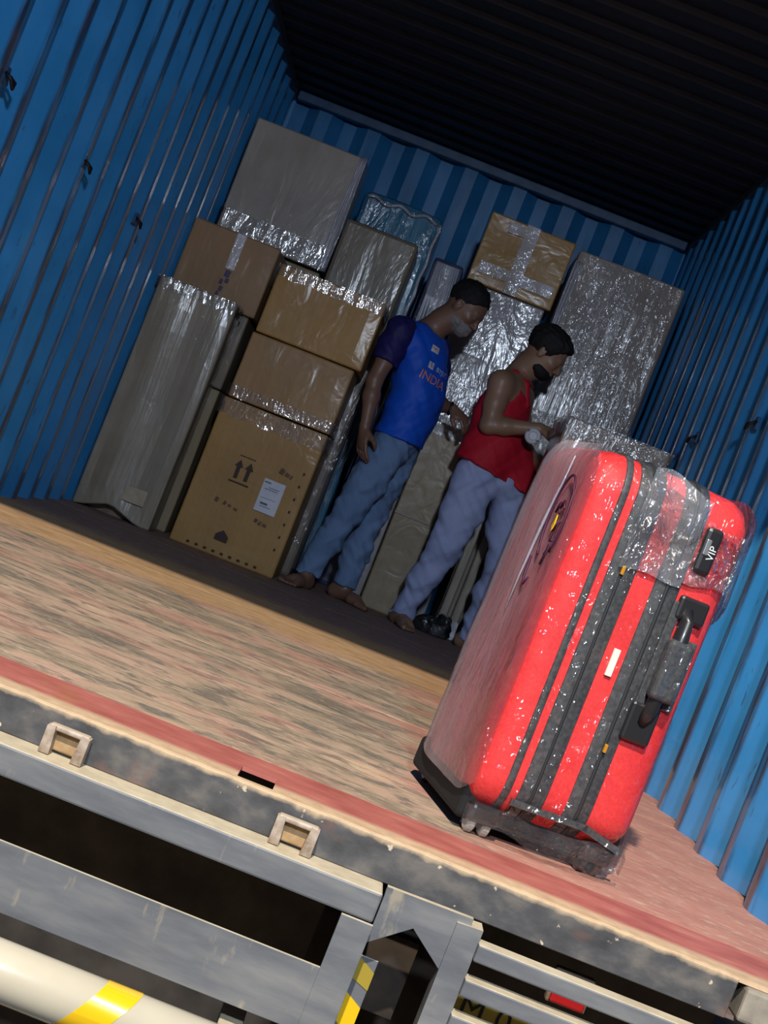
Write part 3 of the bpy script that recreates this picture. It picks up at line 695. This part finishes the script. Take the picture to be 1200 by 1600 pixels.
# ================================================================== PEOPLE (signed distance fields turned into one skin each)
class Field:
    def __init__(s, lo, hi, h):
        s.lo = np.array(lo, float); s.h = h; s.n = np.ceil((np.array(hi)-s.lo)/h).astype(int)+1
        s.d = np.full(s.n, 1.0, np.float32)
        s.ax = [s.lo[i]+h*np.arange(s.n[i]) for i in range(3)]
    def sl(s, lo, hi):
        a = np.maximum(0, np.floor((np.array(lo)-s.lo)/s.h).astype(int)); b = np.minimum(s.n, np.ceil((np.array(hi)-s.lo)/s.h).astype(int)+1)
        return tuple(slice(x, y) for x, y in zip(a, b))
    def grid(s, S): return np.meshgrid(*[s.ax[i][S[i]] for i in range(3)], indexing='ij')
    def comb(s, S, e, k, sub=False):
        d = s.d[S]
        if sub:
            h = np.clip(.5-.5*(d+e)/k, 0, 1); s.d[S] = d*(1-h)-e*h+k*h*(1-h) if False else np.maximum(d, -e)
        else:
            h = np.clip(.5+.5*(e-d)/k, 0, 1); s.d[S] = e*(1-h)+d*h-k*h*(1-h)
    def cap(s, a, b, ra, rb, k=.02):
        a, b = np.array(a, float), np.array(b, float); R = max(ra, rb)+k+.03
        S = s.sl(np.minimum(a, b)-R, np.maximum(a, b)+R); X, Y, Zg = s.grid(S)
        ba = b-a; L2 = (ba@ba)+1e-9; t = np.clip(((X-a[0])*ba[0]+(Y-a[1])*ba[1]+(Zg-a[2])*ba[2])/L2, 0, 1)
        e = np.sqrt((X-a[0]-t*ba[0])**2+(Y-a[1]-t*ba[1])**2+(Zg-a[2]-t*ba[2])**2)-(ra+(rb-ra)*t)
        s.comb(S, e, k)
    def ell(s, c, axes, rad, k=.02, sub=False):
        c = np.array(c, float); R = max(rad)+k+.03; S = s.sl(c-R, c+R); X, Y, Zg = s.grid(S); X = X-c[0]; Y = Y-c[1]; Zg = Zg-c[2]
        k0 = 0; k1 = 0
        for A_, r in zip(axes, rad):
            t = X*A_[0]+Y*A_[1]+Zg*A_[2]; k0 = k0+(t/r)**2; k1 = k1+(t/r**2)**2
        k0 = np.sqrt(k0); k1 = np.sqrt(k1)+1e-9
        s.comb(S, k0*(k0-1)/k1, k, sub)
    def chain(s, pts, rs, k=.02):
        for i in range(len(pts)-1): s.cap(pts[i], pts[i+1], rs[i], rs[i+1], k)
    def cut(s, p, nrm):
        """keep the side the normal points away from"""
        nrm = np.array(nrm, float); nrm /= np.linalg.norm(nrm); X, Y, Zg = s.grid((slice(None),)*3)
        s.d = np.maximum(s.d, ((X-p[0])*nrm[0]+(Y-p[1])*nrm[1]+(Zg-p[2])*nrm[2])).astype(np.float32)
    def folds(s, amp, fr, seed=0):
        X, Y, Zg = s.grid((slice(None),)*3); r = np.random.RandomState(seed); e = 0
        for i in range(7):
            kx_, ky_, kz_ = r.uniform(-1, 1, 3)*np.array([1, 1, 1.6])*fr*(1+i*.35); e = e+np.sin(X*kx_+Y*ky_+Zg*kz_+r.uniform(0, 6)+1.3*np.sin(X*kz_+Zg*kx_))/(1+i*.5)
        s.d = (s.d+amp*e*.5).astype(np.float32)
    def at(s, p):
        g = (np.array(p)-s.lo)/s.h; i = np.floor(g).astype(int)
        if (i < 0).any() or (i >= s.n-1).any(): return 1.0
        f = g-i; v = s.d[i[0]:i[0]+2, i[1]:i[1]+2, i[2]:i[2]+2]
        v = v[0]*(1-f[0])+v[1]*f[0]; v = v[0]*(1-f[1])+v[1]*f[1]; return float(v[0]*(1-f[2])+v[1]*f[2])
    def mesh(s, name, mat, parent, origin=(0, 0, 0)):
        d = s.d; ins = d < 0
        cn = np.zeros(np.array(d.shape)-1, int)
        for i in (0, 1):
            for j in (0, 1):
                for k in (0, 1): cn += ins[i:d.shape[0]-1+i, j:d.shape[1]-1+j, k:d.shape[2]-1+k]
        act = (cn > 0) & (cn < 8); idx = -np.ones(act.shape, int); C_ = np.argwhere(act); idx[act] = np.arange(len(C_))
        acc = np.zeros((len(C_), 3)); cnt = np.zeros(len(C_))
        cor = [(i, j, k) for i in (0, 1) for j in (0, 1) for k in (0, 1)]
        for a in range(8):
            for b in range(a+1, 8):
                if sum(abs(cor[a][t]-cor[b][t]) for t in range(3)) != 1: continue
                A_ = C_+cor[a]; B_ = C_+cor[b]; da = d[tuple(A_.T)]; db = d[tuple(B_.T)]
                m_ = (da < 0) != (db < 0); t = np.where(m_, da/np.where(m_, da-db, 1), 0)[:, None]
                acc += np.where(m_[:, None], A_+(B_-A_)*t, 0); cnt += m_
        V_ = s.lo+s.h*(acc/cnt[:, None])-np.array(origin)
        faces = []
        for ax_ in range(3):
            sl0 = [slice(None)]*3; sl1 = [slice(None)]*3; sl0[ax_] = slice(0, -1); sl1[ax_] = slice(1, None)
            ch = ins[tuple(sl0)] != ins[tuple(sl1)]; E_ = np.argwhere(ch); o1, o2 = [(1, 2), (2, 0), (0, 1)][ax_]
            ok = (E_[:, o1] > 0) & (E_[:, o2] > 0) & (E_[:, o1] < act.shape[o1]) & (E_[:, o2] < act.shape[o2]); E_ = E_[ok]
            def g(a, b):
                t = E_.copy(); t[:, o1] -= a; t[:, o2] -= b; return idx[tuple(t.T)]
            Q = np.stack([g(1, 1), g(0, 1), g(0, 0), g(1, 0)], 1); flip = ~ins[tuple(E_.T)]
            Q[flip] = Q[flip][:, ::-1]; faces.append(Q)
        Q = np.concatenate(faces); me = bpy.data.meshes.new(name)
        me.vertices.add(len(V_)); me.vertices.foreach_set('co', V_.astype(np.float32).ravel())
        me.loops.add(Q.size); me.loops.foreach_set('vertex_index', Q.astype(np.int32).ravel())
        me.polygons.add(len(Q)); me.polygons.foreach_set('loop_start', np.arange(0, Q.size, 4, dtype=np.int32))
        me.polygons.foreach_set('use_smooth', np.ones(len(Q), bool)); me.update(calc_edges=True); me.validate()
        me.materials.append(mat); o = bpy.data.objects.new(name, me); COL.objects.link(o); o.parent = parent
        sm = o.modifiers.new('sm', 'SMOOTH'); sm.factor = .5; sm.iterations = 2
        return o

def nrmv(v): v = np.array(v, float); return v/np.linalg.norm(v)
def head(Fd, c, fwd, upv=(0, 0, 1), sc=1.0):
    f = nrmv(fwd); l = nrmv(np.cross(upv, f)); u = np.cross(f, l); A_ = (f, l, u); c = np.array(c, float)
    P_ = lambda a, b, d: c+sc*(a*f+b*l+d*u)
    Fd.ell(P_(-.012, 0, .030), A_, (.098*sc, .077*sc, .088*sc), .02)
    Fd.ell(P_(.030, 0, -.030), A_, (.062*sc, .060*sc, .082*sc), .03)
    Fd.ell(P_(.058, 0, -.088), A_, (.026*sc, .030*sc, .022*sc), .025)       # chin
    Fd.ell(P_(.015, 0, -.070), A_, (.058*sc, .052*sc, .034*sc), .025)       # jaw
    Fd.ell(P_(.078, 0, .022), A_, (.018*sc, .045*sc, .010*sc), .014)       # brow
    Fd.cap(P_(.084, 0, .010), P_(.108, 0, -.026), .009*sc, .013*sc, .010)     # nose
    for s_g in (-1, 1):
        Fd.ell(P_(.096, s_g*.014, -.030), A_, (.010*sc, .009*sc, .008*sc), .006)
        Fd.ell(P_(.058, s_g*.040, -.018), A_, (.026*sc, .020*sc, .018*sc), .015)  # cheek
        Fd.ell(P_(-.006, s_g*.078, -.004), A_, (.018*sc, .008*sc, .032*sc), .006)  # ear
        Fd.ell(P_(-.002, s_g*.086, .0), A_, (.008*sc, .006*sc, .018*sc), .004, sub=True)
        Fd.ell(P_(.092, s_g*.030, .006), A_, (.014*sc, .015*sc, .009*sc), .006, sub=True)  # eye socket
        Fd.ell(P_(.079, s_g*.030, .004), A_, (.012*sc, .013*sc, .011*sc), .003)  # lid
    Fd.ell(P_(.086, 0, -.052), A_, (.012*sc, .024*sc, .006*sc), .005)      # lips
    Fd.ell(P_(.083, 0, -.063), A_, (.012*sc, .021*sc, .006*sc), .005)
    return f, l, u, P_
def hand(Fd, wrist, dirv, palm_n, sc=1.0, curl=.5, thumb_side=1):
    d = nrmv(dirv); pn = nrmv(np.array(palm_n)-np.dot(palm_n, d)*d); s = np.cross(d, pn)*thumb_side; w0 = np.array(wrist, float)
    P_ = lambda a, b, e: w0+sc*(a*d+b*s+e*pn)
    Fd.ell(P_(.048, 0, 0), (d, s, pn), (.052*sc, .040*sc, .016*sc), .012)
    Fd.cap(P_(0, 0, 0), P_(.03, 0, 0), .024*sc, .022*sc, .015)
    for i, (off, L) in enumerate(((.031, .072), (.011, .080), (-.010, .074), (-.030, .058))):
        p = P_(.080, off, 0); ang = 0; pts = [p]
        for j, fr_ in enumerate((.45, .32, .23)):
            ang += curl*(.7+.25*i*.3); p = p+sc*L*fr_*(math.cos(ang)*d+math.sin(ang)*pn); pts.append(p)
        Fd.chain(pts, [.0095*sc, .0088*sc, .0080*sc, .0070*sc], .003)
    Fd.chain([P_(.022, .026, .004), P_(.048, .048, .016), P_(.070, .050, .034), P_(.088, .044, .044)], [.014*sc, .012*sc, .0098*sc, .008*sc], .008)
    return P_
def foot(Fd, ankle, dirv, toes=True):
    a = np.array(ankle, float); d = nrmv((dirv[0], dirv[1], 0)); s = np.array((-d[1], d[0], 0)); zf = .0
    P_ = lambda x, y, z: np.array((a[0], a[1], zf))+x*d+y*s+np.array((0, 0, z))
    Fd.cap(a, P_(-.03, 0, .035), .034, .034, .03)
    Fd.cap(P_(-.035, 0, .034), P_(.10, 0, .030), .032, .027, .03)
    Fd.cap(P_(.08, -.022, .024), P_(.135, -.024, .020), .021, .017, .02); Fd.cap(P_(.08, .020, .022), P_(.125, .024, .018), .020, .015, .02)
    for i, (y, L, r) in enumerate(((-.034, .185, .013), (-.014, .180, .010), (.002, .173, .009), (.017, .163, .0085), (.031, .150, .008))):
        Fd.cap(P_(.130, y, .016), P_(L, y, r), r*1.1, r, .005)

def skin(name, c1, c2):
    q = M(name, .5, coat=.12, coat_rough=.3); q.base(q.ramp(q.noise(9, 4), [(.3, c1), (.7, c2)])); q.bump(q.noise(60, 3), .08, .004); return q.m
def cloth(name, c1, c2, scale=120, rough=.85, big=5, fade=None):
    q = M(name, rough, spec=.25); n1 = q.noise(big, 5, (1, 1, .8)); n2 = q.noise(scale, 2)
    q.base(q.mix(.3, q.ramp(n1, [(.3, c1), (.7, c2)]), q.ramp(n2, [(.3, c1), (.7, c2)]))); q.bump(q.noise(26, 4, dist=.5), .35, .008); return q.m
m_hairb = cloth('black hair', (.006, .006, .007), (.016, .015, .015), 200, .7)
m_beard = cloth('grey beard', (.10, .095, .095), (.32, .31, .31), 160, .85, 30)
m_denim = cloth('mid blue denim', (.10, .18, .33), (.20, .30, .50), 240, .85, 4)
m_denim2 = cloth('pale blue denim', (.29, .36, .60), (.43, .49, .74), 240, .85, 4)
m_jersey = cloth('royal blue jersey', (.006, .075, .52), (.010, .10, .66), 300, .55, 3)
m_navy = cloth('navy jersey sleeve', (.012, .010, .085), (.02, .018, .12), 300, .6, 3)
m_tank = cloth('red tank cloth', (.42, .008, .022), (.56, .015, .035), 300, .65, 4)
m_skin1 = skin('brown skin', (.15, .08, .052), (.22, .12, .08)); m_skin2 = skin('warm brown skin', (.22, .12, .075), (.31, .18, .115))
m_white = simple('white print', (.62, .63, .70), .5); m_orng = simple('coral print', (.72, .22, .12), .5)
H_ = .0055

# ------------------------------------------ man in the blue jersey
PB = empty('person', (.03, 4.5, 0), label='bearded person in blue jersey and jeans, looking down, standing left of the other', cat='person')
OB = (.03, 4.5, 0)
hc, hf = (.150, 4.47, 1.475), (.80, -.28, -.50)
pelvis = (.080, 4.50, .80); chest = (.035, 4.50, 1.16)
shN, shF = (-.085, 4.365, 1.245), (.095, 4.64, 1.255)
elN, wrN = (-.112, 4.335, 1.00), (-.075, 4.315, .795)
elF, wrF = (.165, 4.62, 1.030), (.268, 4.50, 1.020)
kN, aN = (-.005, 4.41, .42), (-.082, 4.41, .075)
kF, aF = (.092, 4.60, .42), (.095, 4.58, .085)
hpN, hpF = (.065, 4.425, .74), (.105, 4.58, .74)
fb = Field((-.26, 4.18, -.005), (.50, 4.80, 1.63), H_)
f, l, u, HP = head(fb, hc, hf)
fb.chain([(.015, 4.50, 1.30), (.075, 4.485, 1.385), (.120, 4.475, 1.44)], [.062, .054, .056], .04)
fb.ell((.045, 4.50, 1.17), (nrmv((1, -.25, .2)), nrmv((.25, 1, 0)), nrmv((-.2, 0, 1))), (.105, .155, .165), .05)
fb.ell((.10, 4.50, .97), (nrmv((1, -.25, 0)), nrmv((.25, 1, 0)), (0, 0, 1)), (.105, .140, .15), .06)
fb.ell((.085, 4.50, .80), (nrmv((1, -.25, 0)), nrmv((.25, 1, 0)), (0, 0, 1)), (.095, .145, .11), .06)
for sh, el, wr in ((shN, elN, wrN), (shF, elF, wrF)):
    fb.chain([(.0+.5*sh[0], 4.5+.5*(sh[1]-4.5), 1.25), sh], [.06, .056], .05)
    mid = [(sh[i]*.5+el[i]*.5) for i in range(3)]; m2_ = [(el[i]*.65+wr[i]*.35) for i in range(3)]
    fb.chain([sh, mid, el, m2_, wr], [.053, .045, .036, .038, .024], .02)
for hp, kn, an in ((hpN, kN, aN), (hpF, kF, aF)):
    fb.chain([hp, kn, [kn[i]*.65+an[i]*.35 for i in range(3)], an], [.080, .052, .050, .034], .03)
foot(fb, aN, (-.35, -1)); foot(fb, aF, (.85, -.6))
hand(fb, (wrN[0], wrN[1], wrN[2]-.01), (.22, -.05, -1), (.75, .5, .0), 1.02, .32, 1)
hand(fb, wrF, (.85, -.35, -.35), (.1, .5, -1), .95, .75, -1)
fb.mesh('body', m_skin1, PB, OB)
# hair and beard
fh = Field((-.05, 4.30, 1.30), (.36, 4.66, 1.66), .0055)
fh.ell(HP(-.016, 0, .038), (f, l, u), (.102, .084, .092), .01)
fh.cut(HP(.045, 0, .045), tuple(f*.75-u*.75)); fh.cut(HP(0, 0, -.03), tuple(-u+f*.25)); fh.folds(.0035, 160, 3)
fh.mesh('hair', m_hairb, PB, OB)
fh = Field((-.05, 4.30, 1.22), (.36, 4.66, 1.60), .0055)
fh.ell(HP(.030, 0, -.068), (f, l, u), (.068, .070, .050), .02); fh.ell(HP(.074, 0, -.068), (f, l, u), (.034, .040, .042), .02)
fh.cut(HP(.0, 0, -.026), tuple(u*1.0+f*.12)); fh.cut(HP(-.014, 0, 0), tuple(-f)); fh.folds(.003, 170, 5)
fh.mesh('beard', m_beard, PB, OB)
# jersey
fj = Field((-.24, 4.22, .72), (.36, 4.78, 1.42), H_)
ax1 = (nrmv((1, -.25, .2)), nrmv((.25, 1, 0)), nrmv((-.2, 0, 1)))
fj.ell((.045, 4.50, 1.17), ax1, (.122, .172, .180), .05)
fj.ell((.095, 4.50, 1.00), (nrmv((1, -.25, 0)), nrmv((.25, 1, 0)), (0, 0, 1)), (.122, .160, .19), .06)
fj.cap((.086, 4.455, .90), (.082, 4.435, .72), .112, .116, .05); fj.cap((.090, 4.55, .90), (.088, 4.56, .72), .112, .116, .05)
for sh in (shN, shF): fj.cap((.0+.5*sh[0]+.01, 4.5+.5*(sh[1]-4.5), 1.258), (sh[0]*.92, 4.5+(sh[1]-4.5)*.9, sh[2]+.005), .068, .064, .05)
fj.cut((.09, 4.5, .795), (-.02, 0, -1)); fj.cut((.062, 4.49, 1.345), (.60, 0, .80)); fj.folds(.0045, 26, 11)
JER = fj.mesh('jersey', m_jersey, PB, OB)
for sh, el in ((shN, elN), (shF, elF)):
    s_, e_ = np.array(sh), np.array(el); v_ = e_-s_
    fs = Field((-.26, 4.20, .95), (.28, 4.80, 1.38), H_)
    fs.chain([s_-v_*.05, s_+v_*.35, s_+v_*.72], [.071, .068, .066], .02); fs.cut(s_+v_*.62, v_); fs.folds(.004, 34, 4)
    fs.mesh('sleeve', m_navy, PB, OB)
# jeans
fp = Field((-.22, 4.25, .03), (.30, 4.80, .90), H_)
fp.ell((.085, 4.50, .785), (nrmv((1, -.25, 0)), nrmv((.25, 1, 0)), (0, 0, 1)), (.098, .145, .10), .05)
for hp, kn, an in ((hpN, kN, aN), (hpF, kF, aF)):
    fp.chain([hp, [hp[i]*.5+kn[i]*.5 for i in range(3)], kn, [kn[i]*.5+an[i]*.5 for i in range(3)], (an[0], an[1], an[2]-.02)], [.092, .084, .068, .064, .056], .035)
fp.cut((0, 4.5, .072), (0, 0, -1)); fp.cut((0, 4.5, .84), (0, 0, 1)); fp.folds(.008, 36, 21)
fp.mesh('jeans', m_denim, PB, OB)
MB().tube([(wrF[0]-.012+.0*math.cos(a), wrF[1]+.006+.027*math.cos(a), wrF[2]+.027*math.sin(a)) for a in [k*math.tau/24 for k in range(24)]], .0075, 8, closed=True).build('wristband', simple('black band', (.01, .01, .01), .4), PB, smooth=True).location = (-OB[0], -OB[1], 0)
# prints on the jersey, laid on the cloth
def drape(vs, fs, O, ex, ez, n_, field, off, name, mat, parent, origin):
    O, ex, ez, n_ = map(lambda v: np.array(v, float), (O, nrmv(ex), nrmv(ez), nrmv(n_))); out = []
    for x, z in vs:
        p = O+ex*x+ez*z+n_*.16; t = 0
        for _ in range(60):
            dd = field.at(p)
            if dd < off: break
            st = min(max(dd*.7, .0015), .02); p = p-n_*st; t += st
            if t > .34: break
        out.append(tuple(p-np.array(origin)))
    me = bpy.data.meshes.new(name); me.from_pydata(out, [], fs); me.materials.append(mat)
    o = bpy.data.objects.new(name, me); COL.objects.link(o); o.parent = parent
    return o
def gridpatch(w_, h_, n_=6):
    vs = [(-w_/2+w_*i/n_, -h_/2+h_*j/n_) for j in range(n_+1) for i in range(n_+1)]
    return vs, [(j*(n_+1)+i, j*(n_+1)+i+1, (j+1)*(n_+1)+i+1, (j+1)*(n_+1)+i) for j in range(n_) for i in range(n_)]
nch = (.42, -.90, .05); exd = (.90, .42, -.10); ezd = (.06, 0, 1)
def dtext(s, size, O, mat, off=.004):
    vs, fs = text_mesh(s, size); drape([(v.x, v.y) for v in vs], fs, O, exd, ezd, nch, fj, off, 'jersey_lettering', mat, PB, OB)
vs, fs = gridpatch(.044, .032); drape(vs, fs, (.092, 4.38, 1.235), exd, ezd, nch, fj, .0025, 'jersey_badge', m_white, PB, OB)
dtext('MPL', .020, (.092, 4.38, 1.235), simple('red print', (.6, .03, .03), .5), .004)
vs, fs = gridpatch(.034, .032); drape(vs, fs, (.092, 4.38, 1.158), exd, ezd, nch, fj, .0025, 'jersey_badge', m_white, PB, OB)
dtext('B', .026, (.092, 4.38, 1.158), simple('violet print', (.10, .05, .30), .5), .004)
dtext("BYJU'S", .030, (.163, 4.41, 1.148), m_white, .003)
dtext('INDIA', .058, (.125, 4.39, 1.098), m_orng, .003)

# ------------------------------------------ man in the red tank top
PR = empty('person', (.55, 4.45, 0), label='person in red tank top and pale jeans bending over a carton, nearest the suitcase', cat='person')
OR_ = (.55, 4.45, 0)
hc2, hf2 = (.570, 4.42, 1.405), (.86, -.18, -.42)
shN2, shF2 = (.425, 4.305, 1.195), (.545, 4.60, 1.20)
elN2, wrN2 = (.440, 4.275, .995), (.655, 4.262, 1.062)
elF2, wrF2 = (.62, 4.60, .98), (.725, 4.44, .93)
hpN2, hpF2 = (.480, 4.40, .77), (.665, 4.52, .77)
kN2, aN2 = (.468, 4.36, .44), (.392, 4.46, .075)
kF2, aF2 = (.745, 4.46, .44), (.735, 4.56, .080)
fr = Field((.26, 4.10, -.005), (.94, 4.82, 1.56), H_)
f, l, u, HP = head(fr, hc2, hf2, sc=.97)
fr.chain([(.470, 4.45, 1.245), (.505, 4.44, 1.32), (.535, 4.43, 1.37)], [.058, .052, .054], .04)
axr = (nrmv((.9, -.35, -.25)), nrmv((.35, .9, 0)), nrmv((.25, .1, 1)))
fr.ell((.480, 4.45, 1.10), axr, (.100, .160, .160), .05)
fr.ell((.520, 4.45, .92), axr, (.105, .135, .14), .06)
fr.ell((.560, 4.46, .80), (nrmv((1, .6, 0)), nrmv((-.6, 1, 0)), (0, 0, 1)), (.125, .090, .09), .04)
for sh, el, wr in ((shN2, elN2, wrN2), (shF2, elF2, wrF2)):
    fr.chain([(.48+.5*(sh[0]-.48), 4.45+.5*(sh[1]-4.45), 1.20), sh], [.062, .058], .05)
    mid = [(sh[i]*.5+el[i]*.5) for i in range(3)]; m2_ = [(el[i]*.68+wr[i]*.32) for i in range(3)]
    fr.chain([sh, mid, el, m2_, wr], [.058, .050, .038, .040, .026], .02)
for hp, kn, an in ((hpN2, kN2, aN2), (hpF2, kF2, aF2)):
    fr.chain([hp, kn, [kn[i]*.65+an[i]*.35 for i in range(3)], an], [.080, .052, .050, .034], .03)
foot(fr, aN2, (.35, -1)); foot(fr, aF2, (.8, -.4))
hand(fr, wrN2, (.95, .05, .12), (-.1, .3, -1), 1.0, .65, -1)
hand(fr, wrF2, (.5, -.6, -.35), (.6, .4, -.6), .95, .6, 1)
fr.mesh('body', m_skin2, PR, OR_)
fh = Field((.40, 4.25, 1.25), (.76, 4.60, 1.60), .0055)
fh.ell(HP(-.018, 0, .045), (f, l, u), (.108, .088, .092), .01); fh.ell(HP(.05, 0, .085), (f, l, u), (.045, .055, .025), .02)
fh.cut(HP(.055, 0, .040), tuple(f*.85-u*.55)); fh.cut(HP(0, 0, -.035), tuple(-u+f*.3)); fh.folds(.004, 150, 8)
fh.mesh('hair', m_hairb, PR, OR_)
fh = Field((.40, 4.25, 1.20), (.76, 4.60, 1.50), .0055)
fh.ell(HP(.030, 0, -.072), (f, l, u), (.066, .064, .044), .02)
fh.cut(HP(.0, 0, -.044), tuple(u+f*.1)); fh.cut(HP(-.005, 0, 0), tuple(-f)); fh.folds(.002, 170, 5)
fh.mesh('beard', m_hairb, PR, OR_)
ft = Field((.28, 4.20, .68), (.88, 4.76, 1.30), H_)
ft.ell((.480, 4.45, 1.09), axr, (.116, .172, .165), .05)
ft.ell((.520, 4.45, .92), axr, (.122, .155, .16), .06)
ft.cap((.480, 4.41, .88), (.480, 4.39, .74), .120, .130, .06); ft.cap((.60, 4.49, .88), (.672, 4.50, .74), .120, .142, .06)
for sg, sh in ((1, shN2), (2, shF2)):
    ft.ell((sh[0]+.0, sh[1], sh[2]+.015), ((1, 0, 0), (0, 1, 0), (0, 0, 1)), (.088, .070, .115), .01, sub=True)
ft.cut((.57, 4.46, .795), (-.15, 0, -1)); ft.cut((.50, 4.45, 1.215), (.55, 0, .80)); ft.folds(.005, 26, 31)
ft.mesh('tank_top', m_tank, PR, OR_)
# shoulder straps of the tank top
fs2 = Field((.30, 4.28, 1.05), (.66, 4.66, 1.36), .0055)
for y in (4.375, 4.535):
    fs2.d[:] = 1; fs2.chain([(.395, y, 1.14), (.415, y, 1.235), (.47, y, 1.268), (.535, y, 1.235), (.565, y, 1.15)], [.020, .018, .016, .018, .022], .01)
    fs2.mesh('shoulder_strap', m_tank, PR, OR_)
MB().tube([(.512+.062*math.cos(a), 4.44+.062*math.sin(a), 1.285-.045*math.cos(a)) for a in [k*math.tau/30 for k in range(30)]], .0022, 6, closed=True).build('neck_thread', simple('red thread', (.5, .06, .05), .6), PR, smooth=True).location = (-OR_[0], -OR_[1], 0)
fp = Field((.26, 4.22, .02), (.92, 4.80, .90), H_)
fp.ell((.568, 4.46, .79), (nrmv((1, .6, 0)), nrmv((-.6, 1, 0)), (0, 0, 1)), (.162, .118, .105), .05)
for hp, kn, an in ((hpN2, kN2, aN2), (hpF2, kF2, aF2)):
    fp.chain([hp, [hp[i]*.5+kn[i]*.5 for i in range(3)], kn, [kn[i]*.5+an[i]*.5 for i in range(3)], (an[0], an[1], an[2]-.03)], [.102, .092, .078, .066, .052], .035)
fp.cut((0, 4.5, .045), (0, 0, -1)); fp.cut((0, 4.5, .84), (0, 0, 1)); fp.folds(.009, 36, 41)
fp.mesh('jeans', m_denim2, PR, OR_)

# things held
tr1 = empty('tape_roll', (.640, 4.235, 1.020), label='white roll of tape in the hand of the person in red', cat='tape roll')
MB().tube([(.026*math.cos(a), -.002, .026*math.sin(a)) for a in [k*math.tau/28 for k in range(28)]], .0115, 10, closed=True).build('tape', simple('white tape', (.55, .55, .60), .5), tr1, smooth=True)
MB().tube([(0, -.012, 0), (0, .010, 0)], .017, 24).build('core', m_white, tr1)
fr1 = empty('film_roll', (.395, 4.49, .985), label='white roll of stretch film held low by the person in blue', cat='film roll')
MB().tube([(-.035, .02, .012), (.06, -.05, -.018)], .021, 20).build('film', mottled('white film roll', (.5, .5, .58), (.7, .7, .76), 20, .25, coat=.8), fr1, smooth=True)
MB().tube([(-.045, .0275, .015), (.07, -.0575, -.021)], .008, 14).build('core', m_dull, fr1, smooth=True)
# black bag on the floor
bg = empty('plastic_bag', (.56, 4.67, 0), label='crumpled black plastic bag on floor by the feet of the person in red', cat='bag')
ff = Field((.40, 4.50, -.01), (.76, 4.79, .20), .006)
ff.ell((.545, 4.67, .03), ((1, 0, 0), (0, 1, 0), (0, 0, 1)), (.085, .07, .055), .04); ff.ell((.61, 4.69, .04), ((1, 0, 0), (0, 1, 0), (0, 0, 1)), (.045, .05, .07), .04)
ff.folds(.010, 60, 9); ff.cut((0, 0, .002), (0, 0, -1))
q = M('black crinkled plastic', .3, coat=1, coat_rough=.12); q.base(q.ramp(q.noise(9, 4), [(.5, (.010, .012, .014)), (.72, (.12, .13, .15))])); q.bump(q.noise(30, 4, dist=1.4), 1, .02, 'Coat Normal')
ff.mesh('bag', q.m, bg, (.56, 4.67, 0))
